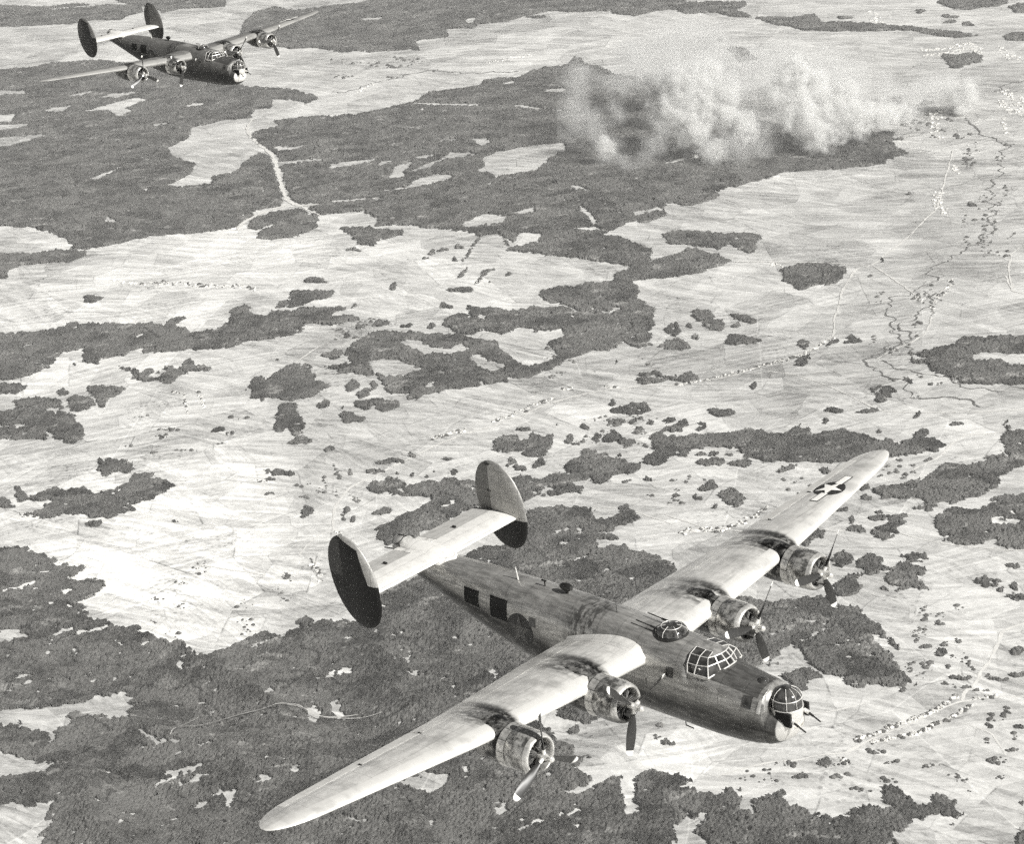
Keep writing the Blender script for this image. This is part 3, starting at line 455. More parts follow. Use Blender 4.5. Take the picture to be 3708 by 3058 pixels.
# scattered bushes too many to count: low domes of leaves, one object
def scrub(label, areas, seed, pts=None):
    r = np.random.RandomState(seed); P = []
    for t, x0, y0, x1, y1, n in areas:
        q = TILE[t]; n = int(n*1.6)
        cx = r.uniform(x0, x1, max(3, n//7)); cy = r.uniform(y0, y1, max(3, n//7)); k = r.randint(0, len(cx), n)
        px = q[0]+q[2]*(cx[k]+r.normal(0, (x1-x0)*.03, n)); py = q[1]+q[2]*(cy[k]+r.normal(0, (y1-y0)*.03, n)); P.append(np.stack([px, py], -1))
    if pts is not None: P.append(pts)
    P = np.concatenate(P); g = to_ground(P[:, 0], P[:, 1]); V = []; F = []
    for i, c in enumerate(g):
        d = np.linalg.norm(c); s = min(7., 1.6+r.exponential(1.9))*(1+max(0, d-7000)/9000); b = len(V); m = 7; ph = r.uniform(0, 6)
        for ring, (rad, h) in enumerate(((1., -.2), (.95, .45), (.5, .9))):
            for j in range(m):
                t = ph+2*math.pi*j/m; q_ = s*rad*r.uniform(.75, 1.2); V.append((c[0]+q_*math.cos(t)*1.2, c[1]+q_*math.sin(t)*1.2, c[2]+s*h))
        V.append((c[0], c[1], c[2]+s*1.1))
        for a in range(2):
            for j in range(m): F.append((b+a*m+j, b+a*m+(j+1) % m, b+(a+1)*m+(j+1) % m, b+(a+1)*m+j))
        for j in range(m): F.append((b+2*m+j, b+2*m+(j+1) % m, b+3*m))
    o = link('scrub', mesh_np('scrub', V, F, MS, False)); tag(o, label, 'scrub', kind='stuff')
AREAS = [('F', 1250, 1080, 1480, 1210, 60), ('F', 330, 1020, 560, 1100, 40), ('F', 680, 1180, 860, 1300, 40), ('F', 60, 1180, 300, 1400, 25), ('E', 1380, 780, 2050, 1040, 70), ('E', 1250, 420, 1900, 640, 40),
             ('D', 1500, 1080, 2000, 1300, 40), ('D', 600, 1000, 1200, 1060, 18), ('H', 1350, 300, 1800, 720, 90), ('H', 300, 1150, 1300, 1400, 55), ('H', 1200, 1150, 2050, 1400, 45), ('H', 1850, 900, 2100, 1200, 40), ('G', 900, 60, 1700, 480, 60), ('D', 800, 800, 1500, 1000, 40),
             ('F', 1300, 540, 1700, 720, 50), ('F', 1200, 60, 1650, 480, 60), ('C', 1350, 640, 1800, 820, 80), ('C', 1750, 850, 2050, 1500, 120), ('E', 0, 250, 620, 380, 60), ('E', 1700, 1180, 2105, 1350, 30), ('D', 1880, 1080, 2105, 1500, 50), ('M', 1480, 1000, 2000, 1250, 16), ('B', 0, 330, 900, 500, 60)]
scrub('dark scrub bushes dotted over the pale fields', AREAS, 3)

# ---------------------------------------------------------------- roads and streams
def smooth_path(p, it=2):
    p = np.asarray(p, float)
    for _ in range(it):
        q = np.empty((2*len(p)-2, p.shape[1])); q[0::2] = .75*p[:-1]+.25*p[1:]; q[1::2] = .25*p[:-1]+.75*p[1:]
        p = np.concatenate([p[:1], q, p[-1:]])
    return p
def ribbon(name, txt, width, m, lift, wob=0.0, seed=0):
    q = survey(txt); g = smooth_path(to_ground(q[:, 0], q[:, 1])[:, :2])
    # even steps, draped over the land
    d = np.concatenate([[0], np.cumsum(np.linalg.norm(np.diff(g, axis=0), axis=1))]); n = max(4, int(d[-1]/14)); s = np.linspace(0, d[-1], n)
    x = np.interp(s, d, g[:, 0]); y = np.interp(s, d, g[:, 1])
    tx = np.gradient(x); ty = np.gradient(y); L = np.hypot(tx, ty)+1e-9; nx = -ty/L; ny = tx/L
    w = ((vnoise(s/60, s*0+seed, 3)-.5)*1.4+(vnoise(s/24, s*0+seed, 9)-.5)*.8)*wob; x = x+nx*w; y = y+ny*w
    hw = width/2*(.35+1.3*vnoise(s/23, s*0+7, seed)); V = []
    A = np.stack([x+nx*hw, y+ny*hw], -1); B = np.stack([x-nx*hw, y-ny*hw], -1)
    lf = lift if lift > 10 else lift*np.clip((np.hypot(x, y)-4000)/11000, .06, 1)+.25
    za = GROUND+relief(A[:, 0], A[:, 1])+lf; zb = GROUND+relief(B[:, 0], B[:, 1])+lf
    v = np.concatenate([np.column_stack([A, za]), np.column_stack([B, zb])]); i = np.arange(n-1)
    return tag(link(name, mesh_np(name, v, np.stack([n+i, n+i+1, i+1, i], -1), m, False)), kind='structure')
MR = plain('road_dust', .62, .9, 0, .1, .02, .1); MP = plain('forest_track', .5, .9, 0, .15, .02, .1); MWA = plain('stream_bank', .11, .6, 0, .35, .04, .3)
ROADS = [('A 1470,800 1560,880 1605,915 1632,1020 1650,1100 1690,1190 1770,1212 1890,1262', 26), ('A 1690,1200 1560,1240 1430,1300 1390,1350', 20), ('A 1700,1215 1900,1196 2105,1180 B 280,1160', 15), ('A 1480,700 1440,760 1470,800', 16),
 ('E 15,1490 10,1400 30,1340 100,1240 250,1180 420,1090 600,1000 700,960 800,920 1000,870 1200,780 1400,710 1600,670 1800,650 1950,640 F 0,650 200,620 400,590 560,530 700,495 850,440 930,380 1000,350 985,250 1020,180 1040,80 1095,0 C 1100,1600 1140,1570 1215,1560 1300,1490 1430,1390 1530,1280 1600,1230 1640,1060 1690,880', 8),
 ('F 600,560 780,580 1000,660 1250,790 1340,800 1600,805 1980,795 2105,760', 7), ('H 2105,345 1990,410 1950,540 1910,620 1850,690 1840,740 1760,810 1740,860', 8), ('H 2105,820 1900,840 1740,860 1620,910 1450,990 1250,1070 1050,1170', 7), ('H 1050,1170 900,1180 750,1215 560,1225 300,1310', 5),
 ('F 1560,250 1550,310 1490,370 1350,430 1240,490', 7), ('F 2000,0 2020,60 2060,110 2105,130', 8), ('F 1450,1140 1600,1070 1690,980 1760,930 1900,930 1990,910', 7), ('F 0,1400 200,1470 300,1490 480,1500', 5), ('F 900,1480 1000,1502 1060,1490', 5), ('F 1370,1510 1600,1570 1850,1600 2105,1640', 5),
 ('C 1220,1560 1300,1610 1430,1700 F 1460,110', 8), ('C 2105,1380 2040,1430 2010,1600 2040,1690', 8), ('G 1150,65 1400,100 1560,125', 6), ('D 1970,1500 1880,1510 1800,1580 1750,1640', 6), ('D 1560,590 1720,520 1830,440 1900,400', 6), ('H 1740,990 1920,1050 1930,1080 2000,1180', 4), ('H 850,945 1050,910 1180,870', 4),
 ('C 1215,1560 1000,1545 800,1540 400,1535', 8), ('E 2000,1460 1800,1390 1700,1360 1400,1365 1150,1372', 5)]
for i, (t, w) in enumerate(ROADS): ribbon('road', t, w, MR, 3.0+.2*(i % 5), 3, i)
for i, t in enumerate(('G 1050,1040 1400,970 1600,920 1740,905 1800,940 1860,985 2105,970', 'W 200,450 290,465 370,515 460,520 680,490', 'G 1000,1090 1080,1030 1170,985')): ribbon('forest_track', t, 2.6, MP, 17.5+.2*i, 1, 40+i)
STREAMS = ['C 2040,850 1960,900 1990,1010 1900,1060 1910,1180 1930,1270 1890,1380 1800,1440 1700,1500 1570,1560 1540,1600 1590,1650 F 1560,20 1500,90 1420,105 1310,140 1275,190 1330,235 1362,270 1305,300 1337,345 1362,375 1340,410 1240,470 1200,490 1220,530 1260,570 1340,600 1400,640 1410,680', 'F 1600,100 1500,200 1380,300 1440,340 1420,390 1330,440', 'F 1260,500 1400,540 1560,570 1690,620 1760,660 1850,670 2105,650', 'C 1760,690 1850,800 1950,820 2040,850', 'B 0,540 80,550 200,500 330,470 560,410 720,430 1100,420', 'C 1950,540 2020,480 2105,440', 'F 1410,690 1600,740 1760,700 1850,770']
for i, t in enumerate(STREAMS): ribbon('stream', t, 7 if i < 3 else 9, MWA, 2.4+.1*i, 34, 60+i)

# ---------------------------------------------------------------- villages
MH = plain('house_limewash', .80, .8, 0, .06, .3); MT = plain('house_tiles', .42, .85, 0, .2, .5)
def house_mesh(name, L, W, h, r):
    b = MB()
    for z in (0, h): b.v += [(-L/2, -W/2, z), (L/2, -W/2, z), (L/2, W/2, z), (-L/2, W/2, z)]
    b.v += [(-L/2, 0, h+r), (L/2, 0, h+r)]
    for f in ((0, 1, 5, 4), (1, 2, 6, 5), (2, 3, 7, 6), (3, 0, 4, 7), (1, 2, 6, 9, 5), (3, 0, 4, 8, 7)):
        if len(f) == 5: f = (f[2], f[3], f[4]) 
        b.f.append(f); b.m.append(0)
    o = .7; e = h-.35
    b.quad((-L/2-o, -W/2-o, e), (L/2+o, -W/2-o, e), (L/2+o, 0, h+r+.15), (-L/2-o, 0, h+r+.15), 1); b.quad((-L/2-o, 0, h+r+.15), (L/2+o, 0, h+r+.15), (L/2+o, W/2+o, e), (-L/2-o, W/2+o, e), 1)
    b.box((L*.2, W*.12, h+r+.2), (.9, .9, 1.6), None, 0)
    return b.mesh(name, [MH, MTP if name.endswith('pale') else MT], False)
MTP = plain('house_pale_tiles', .68, .85, 0, .12, .5)
HM = [house_mesh('house_pale', 15, 9, 4.2, 2.8), house_mesh('house_long_pale', 21, 8.5, 4.0, 2.6), house_mesh('house_small_pale', 11, 9, 4.8, 2.4), house_mesh('house_dark', 14, 9, 4.2, 2.8)]
VILL = [
 ('small white house in the twin-row village below the bomber\'s nose', 'houses of the village below the nose', [('H', '1110,1100 1400,990 1600,910 1720,830', 44, 12), ('H', '1200,1110 1480,1050 1700,950 1800,890', 34, 10), ('H', '1040,1200 1065,1230', 5, 16), ('H', '1800,850 1950,835', 5, 8)]),
 ('small white house in the hamlet behind the outer port engine', 'houses of the hamlet behind the port wing', [('F', '80,1520 150,1490 320,1490 420,1465 520,1420 600,1360', 40, 18)]),
 ('small white house on the straight road across the middle', 'houses along the straight middle road', [('E', '590,955 700,920 800,905', 22, 10), ('E', '950,850 1050,820 1200,750 1310,725', 22, 12), ('E', '1350,665 1420,660', 5, 6), ('E', '1600,650 1680,655', 6, 5)]),
 ('small white house lining the road towards the stream', 'houses along the stream road', [('F', '60,640 300,600 560,530 720,490 860,440 930,385 1010,355', 48, 9)]),
 ('small white house in the far row village at the left', 'houses of the far row village', [('D', '830,45 1070,40 1120,55 1400,60 1510,80', 44, 13)]),
 ('bright white house of the horseshoe hamlet at left', 'houses of the horseshoe hamlet', [('D', '1010,680 1080,690 1085,740 1105,815', 14, 5), ('D', '1160,675 1190,740 1200,775', 9, 7)]),
 ('small white house just left of the near bomber\'s starboard tail fin', 'houses by the starboard tail fin', [('G', '1830,40 1860,90 1880,150', 18, 24), ('E', '30,1500 60,1530', 5, 16)]),
 ('small white house in the village on the stream bank', 'houses of the stream village', [('F', '1460,120 1520,150', 8, 16), ('F', '1690,20 1640,90 1580,150 1560,240', 22, 18)]),
]
def place_houses(lst, real=True):
    out = []
    for t, path, n, jit in lst:
        q = TILE[t]; p = np.array([[float(c) for c in w.split(',')] for w in path.split()]); d = np.concatenate([[0], np.cumsum(np.linalg.norm(np.diff(p, axis=0), axis=1))])
        for i in range(n):
            s = (i+rnd.uniform(.1, .9))/n*d[-1]; x = np.interp(s, d, p[:, 0])+rnd.gauss(0, jit*.35); y = np.interp(s, d, p[:, 1])+rnd.choice((-1, 1))*jit*rnd.uniform(.25, .6)
            g = to_ground(q[0]+x*q[2], q[1]+y*q[2]); out.append((g, rnd.uniform(-.5, .5)+rnd.choice((0, math.pi/2))))
    return out
ROWS = [['the upper row of the village below the nose', 'the lower row of the village below the nose', 'the cluster at the foot of the nose village', 'the road end right of the nose village'],
        ['the hamlet behind the outer port engine'],
        ['the left stretch of the middle road village', 'the long stretch of the middle road village', 'the white knot above the middle road', 'the right stretch of the middle road village'],
        ['the road village leading to the stream'], ['the far row village at left'],
        ['the left arm of the horseshoe hamlet', 'the right arm of the horseshoe hamlet'], ['the hamlet left of the starboard fin', 'the cluster above the starboard fin'],
        ['the west cluster on the stream bank', 'the long cluster beside the stream']]
UNITS = 'first second third fourth fifth sixth seventh eighth ninth tenth eleventh twelfth thirteenth fourteenth fifteenth sixteenth seventeenth eighteenth nineteenth'.split()
def nth(i):
    if i < 20: return UNITS[i-1]
    t, u = divmod(i, 10); return {2: 'twent', 3: 'thirt', 4: 'fort'}[t]+('ieth' if u == 0 else 'y-'+UNITS[u-1])
for (lab, grp, lst), rows in zip(VILL, ROWS):
    for part, where in zip(lst, rows):
        hs = sorted(place_houses([part]), key=lambda h: float(to_px(h[0])[0]))
        for i, (g, a) in enumerate(hs):
            kind = rnd.choice((0, 0, 1, 2, 2, 3, 3, 3)); o = link('house', HM[kind]); o.location = (g[0], g[1], g[2]-.4); o.rotation_euler = (0, 0, a); s = rnd.uniform(.5, .95); o.scale = (s, s, s)
            tag(o, '%s house, %s from left, %s' % (('pale', 'long pale', 'small pale', 'darker')[kind], nth(i+1), where[4:]), 'house', grp)
gp = []
for lab, grp, lst in VILL:
    for t, path, n, jit in lst:
        q = TILE[t]; p_ = np.array([[float(c) for c in w.split(',')] for w in path.split()]); d_ = np.concatenate([[0], np.cumsum(np.linalg.norm(np.diff(p_, axis=0), axis=1))])
        for i in range(int(n*1.3)):
            s_ = rnd.uniform(0, d_[-1]); gp.append((q[0]+q[2]*(np.interp(s_, d_, p_[:, 0])+rnd.gauss(0, jit*.4)), q[1]+q[2]*(np.interp(s_, d_, p_[:, 1])+rnd.gauss(0, jit*.55))))
scrub('dark garden trees crowded among the village houses', [], 8, np.array(gp))
far = place_houses([('C', '1600,660 1570,740 1610,800', 40, 46), ('C', '1610,1130 1590,1190 1630,1240', 40, 40), ('C', '1690,980 1720,1010', 16, 24), ('C', '1970,560 2040,600 2100,650', 90, 80), ('C', '1500,310 1650,300 1780,265 1860,300', 110, 34), ('C', '1200,80 1260,125', 30, 40), ('C', '1980,700 2000,780', 16, 14), ('B', '900,370 1060,340 1180,320', 16, 12), ('B', '150,540 260,490', 8, 10), ('C', '1960,260 2000,330 2090,345', 24, 24), ('C', '620,1550 680,1560', 10, 12), ('D', '650,30 800,50', 10, 10)])
V = []; F = []; FM = []
for g, a in far:
    me = HM[rnd.choice((0, 1, 2, 3))]; b = len(V); s = rnd.uniform(.65, 1.0); ca, sa = math.cos(a)*s, math.sin(a)*s
    for v in me.vertices: V.append((g[0]+ca*v.co.x-sa*v.co.y, g[1]+sa*v.co.x+ca*v.co.y, g[2]-.4+s*v.co.z))
    for p in me.polygons: F.append(tuple(b+i for i in p.vertices)); FM.append(p.material_index)
tag(link('far_houses', mesh_np('far_houses', V, F, [MH, MTP], False, 35, FM)), 'white specks of far towns and villages near the top right', 'houses', kind='stuff')
# ---------------------------------------------------------------- the bombers (x forward from the nose turret, y to port, z up, metres)
def skin(name, base=.62, lo=.55, rough=.42, metal=.55, streak='x', extra=None, blotch=.0):
    m, nt, p = mat(name); k = NT(nt); co = k.coord(); x, y, z = k.sep(co)
    st = k.noise(k.mapping(co, (1.2, 7, 7) if streak == 'x' else (5, 1.1, 5)), 1.0, 5, .65)
    mo = k.noise(co, 2.6, 5, .65); fi = k.noise(co, 17., 4, .7)
    v = k.math('MULTIPLY', k.ramp(st, .28, .72, lo, 1.06), k.ramp(mo, .25, .75, .87, 1.07))
    v = k.math('MULTIPLY', v, k.ramp(fi, .2, .8, .88, 1.08))
    if blotch:
        b = k.noise(k.mapping(co, (1.3, 1.3, 1.3), loc=(3, 7, 1)), 1.9, 5, .75); v = k.math('MULTIPLY', v, k.ramp(b, .40, .58, 1-blotch, 1.0))
    # skin seams
    for ax, per in ((x, .92), (y if streak != 'x' else z, .61)):
        fr = k.math('FRACT', k.math('DIVIDE', ax, per)); v = k.math('MULTIPLY', v, k.ramp(k.math('ABSOLUTE', k.math('SUBTRACT', fr, .5)), .478, .495, 1., .66))
    v = k.math('MULTIPLY', v, base)
    if extra: v = extra(k, co, x, y, z, v, p)
    k.l(k.grey(k.math('MINIMUM', v, .92)), p.inputs['Base Color'])
    p.inputs['Metallic'].default_value = metal
    k.l(k.ramp(mo, .2, .8, rough-.06, rough+.10), p.inputs['Roughness'])
    return m
def lerp(k, a, b, t): return k.math('ADD', k.math('MULTIPLY', a, k.math('SUBTRACT', 1.0, t)), k.math('MULTIPLY', b, t))
def wing_stain(k, co, x, y, z, v, p, lead=.90):
    ay = k.math('ABSOLUTE', y); n = k.noise(k.mapping(co, (.9, 4., 4.)), 1.2, 5, .7); n2 = k.noise(co, 5., 4, .7)
    t = None
    for yc in (3.32, 7.7):
        d = k.math('ABSOLUTE', k.math('SUBTRACT', ay, yc)); g = k.ramp(d, .25, .95, 1., 0.); t = g if t is None else k.math('MAXIMUM', t, g)
    aft = k.math('MULTIPLY', k.ramp(x, -9.6, -7.2, .12, .9), k.ramp(n, .32, .6))
    t = k.math('MULTIPLY', k.math('MULTIPLY', t, aft), k.ramp(n2, .3, .6, .5, 1.))
    sb = None     # black soot line down the port flank of every nacelle
    for yc, xe, wd in ((-7.38, -7.7, .26), (-3.02, -7.9, .26), (3.84, -7.2, .2), (8.30, -9.6, .34)):
        bend = k.math('ADD', yc, k.math('MULTIPLY', k.math('SUBTRACT', -6.2, x), .10)); d = k.math('ABSOLUTE', k.math('SUBTRACT', y, bend)); g = k.math('MULTIPLY', k.ramp(d, .05, wd, 1., 0.), k.ramp(x, xe, xe+1.3, .05, 1.)); sb = g if sb is None else k.math('MAXIMUM', sb, g)
    sb = k.math('MULTIPLY', sb, k.ramp(n2, .30, .56, .45, 1.))
    v = k.math('MULTIPLY', v, k.math('SUBTRACT', 1.0, k.math('MULTIPLY', sb, .72)))
    oil = k.math('MULTIPLY', k.ramp(k.noise(k.mapping(co, (.5, .8, 1)), .9, 4, .6), .5, .68), .33)
    v = k.math('MULTIPLY', v, k.math('SUBTRACT', 1.0, k.math('MULTIPLY', t, .8)))
    sb = None     # black soot line down the port flank of every nacelle
    for yc in (-7.36, -3.0, 3.86, 8.28):
        bend = k.math('ADD', yc, k.math('MULTIPLY', k.math('SUBTRACT', -6.2, x), .10)); d = k.math('ABSOLUTE', k.math('SUBTRACT', y, bend)); g = k.ramp(d, .06, .34, 1., 0.); sb = g if sb is None else k.math('MAXIMUM', sb, g)
    sb = k.math('MULTIPLY', k.math('MULTIPLY', sb, k.ramp(x, -9.7, -7.4, .35, 1.)), k.ramp(n2, .28, .55, .6, 1.))
    v = k.math('MULTIPLY', v, k.math('SUBTRACT', 1.0, k.math('MULTIPLY', sb, .72)))
    oil = k.math('MULTIPLY', k.ramp(k.noise(k.mapping(co, (.5, .8, 1)), .9, 4, .6), .5, .68), .33)
    v = k.math('MULTIPLY', v, k.math('SUBTRACT', 1.0, k.math('MULTIPLY', t, .8)))
    le = k.math('SUBTRACT', -5.88, k.math('ADD', k.math('MULTIPLY', ay, .018), k.math('MULTIPLY', k.math('MULTIPLY', ay, ay), .0042)))
    band = k.ramp(k.math('SUBTRACT', le, x), .50, .56, 1., 0.)
    v = lerp(k, v, k.math('MAXIMUM', v, lead), k.math('MULTIPLY', k.math('MULTIPLY', band, .9), k.math('SUBTRACT', 1.0, sb)))
    return k.math('MULTIPLY', v, k.math('SUBTRACT', 1.0, k.math('MULTIPLY', oil, .8)))
def fus_paint(k, co, x, y, z, v, p):
    # dull black anti-glare deck between windscreen and nose collar, shade painted into the lower sides and belly, oil patch behind the wing
    edge = k.math('ADD', .46, k.math('MULTIPLY', k.math('SUBTRACT', -1.05, x), .125))
    deck = k.math('MULTIPLY', k.math('MULTIPLY', k.math('GREATER_THAN', z, edge), k.math('LESS_THAN', x, -1.28)), k.math('GREATER_THAN', x, -3.2))
    v = lerp(k, v, k.math('MULTIPLY', v, .42), deck)
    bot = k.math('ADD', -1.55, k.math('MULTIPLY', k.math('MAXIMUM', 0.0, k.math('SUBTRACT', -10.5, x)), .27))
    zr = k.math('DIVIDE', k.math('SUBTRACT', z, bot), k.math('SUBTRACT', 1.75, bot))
    belly_shade = k.math('MULTIPLY', k.math('MULTIPLY', k.ramp(k.math('ADD', zr, k.ramp(x, -8., -11.5, .14, 0.)), .74, .42, 0., 1.), k.ramp(x, -8., -12., .90, .97)), k.ramp(k.noise(k.mapping(co, (.8, 2, 2)), 1.5, 5, .7), .25, .6, .75, 1.))  # shade of the lower fuselage, darkened in the colour
    v = k.math('MULTIPLY', v, k.math('SUBTRACT', 1.0, belly_shade))
    oil = k.math('MULTIPLY', k.math('MULTIPLY', k.ramp(x, -10.2, -9.2), k.ramp(x, -8.0, -8.6)), k.ramp(k.noise(k.mapping(co, (3, 1.2, 1.2)), 1.6, 5, .75), .42, .58))
    v = k.math('MULTIPLY', v, k.math('SUBTRACT', 1.0, k.math('MULTIPLY', oil, .7)))
    v = lerp(k, v, .82, k.math('MULTIPLY', k.ramp(x, -.62, -.56), k.ramp(z, -1.12, -1.0)))  # sunlight on the chin front, painted in as a paler tone
    pt = k.math('MULTIPLY', k.math('MULTIPLY', k.math('GREATER_THAN', x, -7.9), k.math('LESS_THAN', x, -6.7)), k.math('LESS_THAN', k.math('ABSOLUTE', y), .45))
    return k.math('ADD', v, k.math('MULTIPLY', pt, .10))
def fin_paint(k, co, x, y, z, v, p):
    outer = k.math('GREATER_THAN', k.math('ABSOLUTE', y), 4.03)
    l1 = k.math('SUBTRACT', -16.74, k.math('MULTIPLY', k.math('SUBTRACT', z, 2.3), .31)); l2 = k.math('SUBTRACT', -17.12, k.math('MULTIPLY', k.math('SUBTRACT', z, 3.60), 3.2))
    bare = k.math('MULTIPLY', k.math('GREATER_THAN', x, k.math('MINIMUM', l1, l2)), k.math('GREATER_THAN', z, 2.26))
    rud = k.math('MULTIPLY', k.math('LESS_THAN', x, -18.12), k.math('GREATER_THAN', z, 2.3))
    sp = k.ramp(k.noise(co, 30., 2), .74, .78, 0., .25)
    dark = k.math('ADD', k.math('ADD', .012, k.math('MULTIPLY', rud, .05)), k.math('MULTIPLY', sp, .15))
    vo = lerp(k, dark, k.math('MULTIPLY', v, .72), bare)
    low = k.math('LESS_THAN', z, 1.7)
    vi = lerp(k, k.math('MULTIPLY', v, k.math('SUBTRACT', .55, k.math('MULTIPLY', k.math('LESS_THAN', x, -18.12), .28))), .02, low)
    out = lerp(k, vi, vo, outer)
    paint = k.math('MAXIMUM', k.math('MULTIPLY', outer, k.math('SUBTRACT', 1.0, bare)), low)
    k.l(k.math('MULTIPLY', k.math('SUBTRACT', 1.0, paint), .5), p.inputs['Metallic'])
    return out
def nac_soot_shade(k, co, x, y, z, v, p):
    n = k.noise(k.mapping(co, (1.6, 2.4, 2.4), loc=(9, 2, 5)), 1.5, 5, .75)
    return k.math('MULTIPLY', k.math('MULTIPLY', v, k.ramp(k.math('ADD', n, k.ramp(x, -7.6, -6.5, .20, -.05)), .36, .60, .12, 1.)), k.ramp(z, .50, .10, 1., .10))  # soot blotches, then underside shade put into the colour by height
def cowl_undershade(k, co, x, y, z, v, p): return k.math('MULTIPLY', v, k.ramp(z, .40, .02, 1., .14))  # shade under the cowling, painted into its colour
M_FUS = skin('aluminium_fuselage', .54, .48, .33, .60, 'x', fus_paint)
M_WING = skin('aluminium_wing', .90, .80, .36, .42, 'y', wing_stain)
M_CTRL = skin('doped_aileron', .70, .86, .75, .0, 'y'); M_ELEV = skin('doped_elevator', .46, .86, .75, .0, 'y')
M_TAIL = skin('aluminium_tailplane', .94, .95, .40, .25, 'x')
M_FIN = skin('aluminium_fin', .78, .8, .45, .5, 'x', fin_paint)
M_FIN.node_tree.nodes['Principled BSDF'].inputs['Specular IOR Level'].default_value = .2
M_NAC = skin('oily_nacelle', .50, .35, .36, .5, 'x', nac_soot_shade, .92)
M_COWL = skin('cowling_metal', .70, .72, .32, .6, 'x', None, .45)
M_COWL2 = skin('cowling_shaded_below', .72, .62, .28, .6, 'x', cowl_undershade, .78); M_LIP = skin('cowl_lip_metal', .80, .8, .3, .5, 'x', cowl_undershade, .3)
M_GLASS = plain('perspex', .045, .05, 0, .8, 3.5, .8); M_DOME = plain('perspex_painted_glints', .055, .10, 0, .9, 5, .7)  # dome mottling stands for reflections, put into the colour
M_TGLASS = plain('pale_perspex_painted_glints', .34, .2, 0, .35, 7, .6)  # pale mottling paints in the reflections on the turret glass
M_FRAME = plain('bare_frame', .66, .4, .3, .06, 9)
M_DARK = plain('engine_black', .025, .6, 0, .4, 14)
M_GUN = plain('gun_steel', .04, .4, .6)
M_STEEL = plain('crankcase_grey', .16, .45, .3, .3, 18)
M_BLADE = plain('propeller_black', .035, .4, 0, .2, 8); M_TIP = plain('propeller_tip_paint', .72, .5); M_HUB = plain('hub_polished', .80, .25, .6)
M_DIM = plain('insignia_shaded', .10, .7, 0, .4, 9); M_WHITE = plain('insignia_white', .82, .6, 0, .05, 5); M_NAVY = plain('insignia_dark', .03, .6, 0, .25, 5); M_OPEN = plain('open_hatch_dark', .012, .9)  # the dim star's grey holds the shade of the fuselage side

ST = np.array([  # fuselage stations: x, top, bottom, half width, squareness
 (-.16, -.30, -.62, .20, 2.0), (-.24, -.16, -.86, .45, 2.0), (-.42, -.08, -1.08, .66, 2.1), (-.70, -.02, -1.26, .82, 2.2), (-.98, .06, -1.38, .92, 2.3), (-1.03, .62, -1.40, .94, 2.4), (-1.10, .74, -1.42, .95, 2.4), (-1.5, .76, -1.50, 1.01, 2.5),
 (-2.2, .84, -1.58, 1.07, 2.6), (-2.85, .97, -1.62, 1.11, 2.6), (-3.1, 1.04, -1.63, 1.13, 2.6), (-3.5, 1.10, -1.63, 1.14, 2.6), (-4.12, 1.14, -1.63, 1.15, 2.6), (-4.20, 1.36, -1.63, 1.15, 2.6), (-4.32, 1.45, -1.63, 1.15, 2.6), (-5.0, 1.51, -1.63, 1.15, 2.6), (-6, 1.58, -1.63, 1.15, 2.6), (-7, 1.65, -1.62, 1.15, 2.6), (-8, 1.72, -1.60, 1.15, 2.6),
 (-9, 1.75, -1.57, 1.14, 2.6), (-10, 1.78, -1.50, 1.13, 2.6), (-11, 1.79, -1.38, 1.11, 2.6), (-12, 1.80, -1.20, 1.08, 2.6), (-13, 1.81, -.96, 1.04, 2.5), (-14, 1.81, -.68, .99, 2.5), (-15, 1.80, -.38, .93, 2.4), (-16, 1.78, -.06, .84, 2.3), (-17, 1.75, .26, .72, 2.2), (-18, 1.70, .56, .58, 2.1), (-18.8, 1.66, .80, .48, 2.0), (-19.15, 1.62, .92, .44, 2.0)])
def fst(x): return [np.interp(-x, -ST[:, 0], ST[:, i]) for i in range(1, 5)]
def fus_y(x, z):
    t, b, w, n = fst(x); zc = (t+b)/2; h = (t-b)/2; return w*max(0., 1-abs((z-zc)/h)**n)**(1/n)
def fus_top(x, y):
    t, b, w, n = fst(x); return (t+b)/2+(t-b)/2*max(0., 1-abs(y/w)**n)**(1/n)
def fus_sec(x, N=44):
    t, b, w, n = fst(x); zc = (t+b)/2; h = (t-b)/2; o = []
    for i in range(N):
        a = 2*math.pi*i/N; c, s = math.cos(a), math.sin(a); o.append((x, w*math.copysign(abs(c)**(2/n), c), zc+h*math.copysign(abs(s)**(2/n), s)))
    return o
TD = math.tan(math.radians(3.44)); ZW = .66
LEt = np.array([(0, -5.9), (1.3, -5.92), (4.5, -6.03), (7.1, -6.16), (9, -6.34), (13, -6.84), (15.3, -7.12), (17, -7.3)]); TEt = np.array([(0, -9.78), (1.5, -9.72), (4, -9.52), (7.2, -9.20), (9, -9.06), (12, -8.98), (15, -8.86), (17, -8.8)])
def wing_edge(y):
    y = abs(y); a = np.interp(y, LEt[:, 0], LEt[:, 1]); b = np.interp(y, TEt[:, 0], TEt[:, 1]); s = 1.0
    if y > 15.0:
        u = min(1., (y-15.0)/1.86); s = max(.0, 1-u**2.3)**.5; m = -7.92; a = m+(a-m)*s; b = m+(b-m)*s
    return a, b, max(.25, s)
def wing_pt(y, f, side):      # side +1 upper, -1 lower
    a, b, s = wing_edge(y); c = a-b; t = np.interp(abs(y), (0, 8, 15, 17), (.205, .18, .13, .10))
    yt = 5*t*c*(.2969*math.sqrt(max(f, 0))-.126*f-.3516*f*f+.2843*f**3-.1036*f**4)
    m, q = .028, .42; yc = m/q**2*(2*q*f-f*f) if f < q else m/(1-q)**2*((1-2*q)+2*q*f-f*f)
    return (a-f*c, y, ZW+TD*abs(y)+yc*c+side*yt-(f-.1)*c*math.sin(math.radians(2.6)))
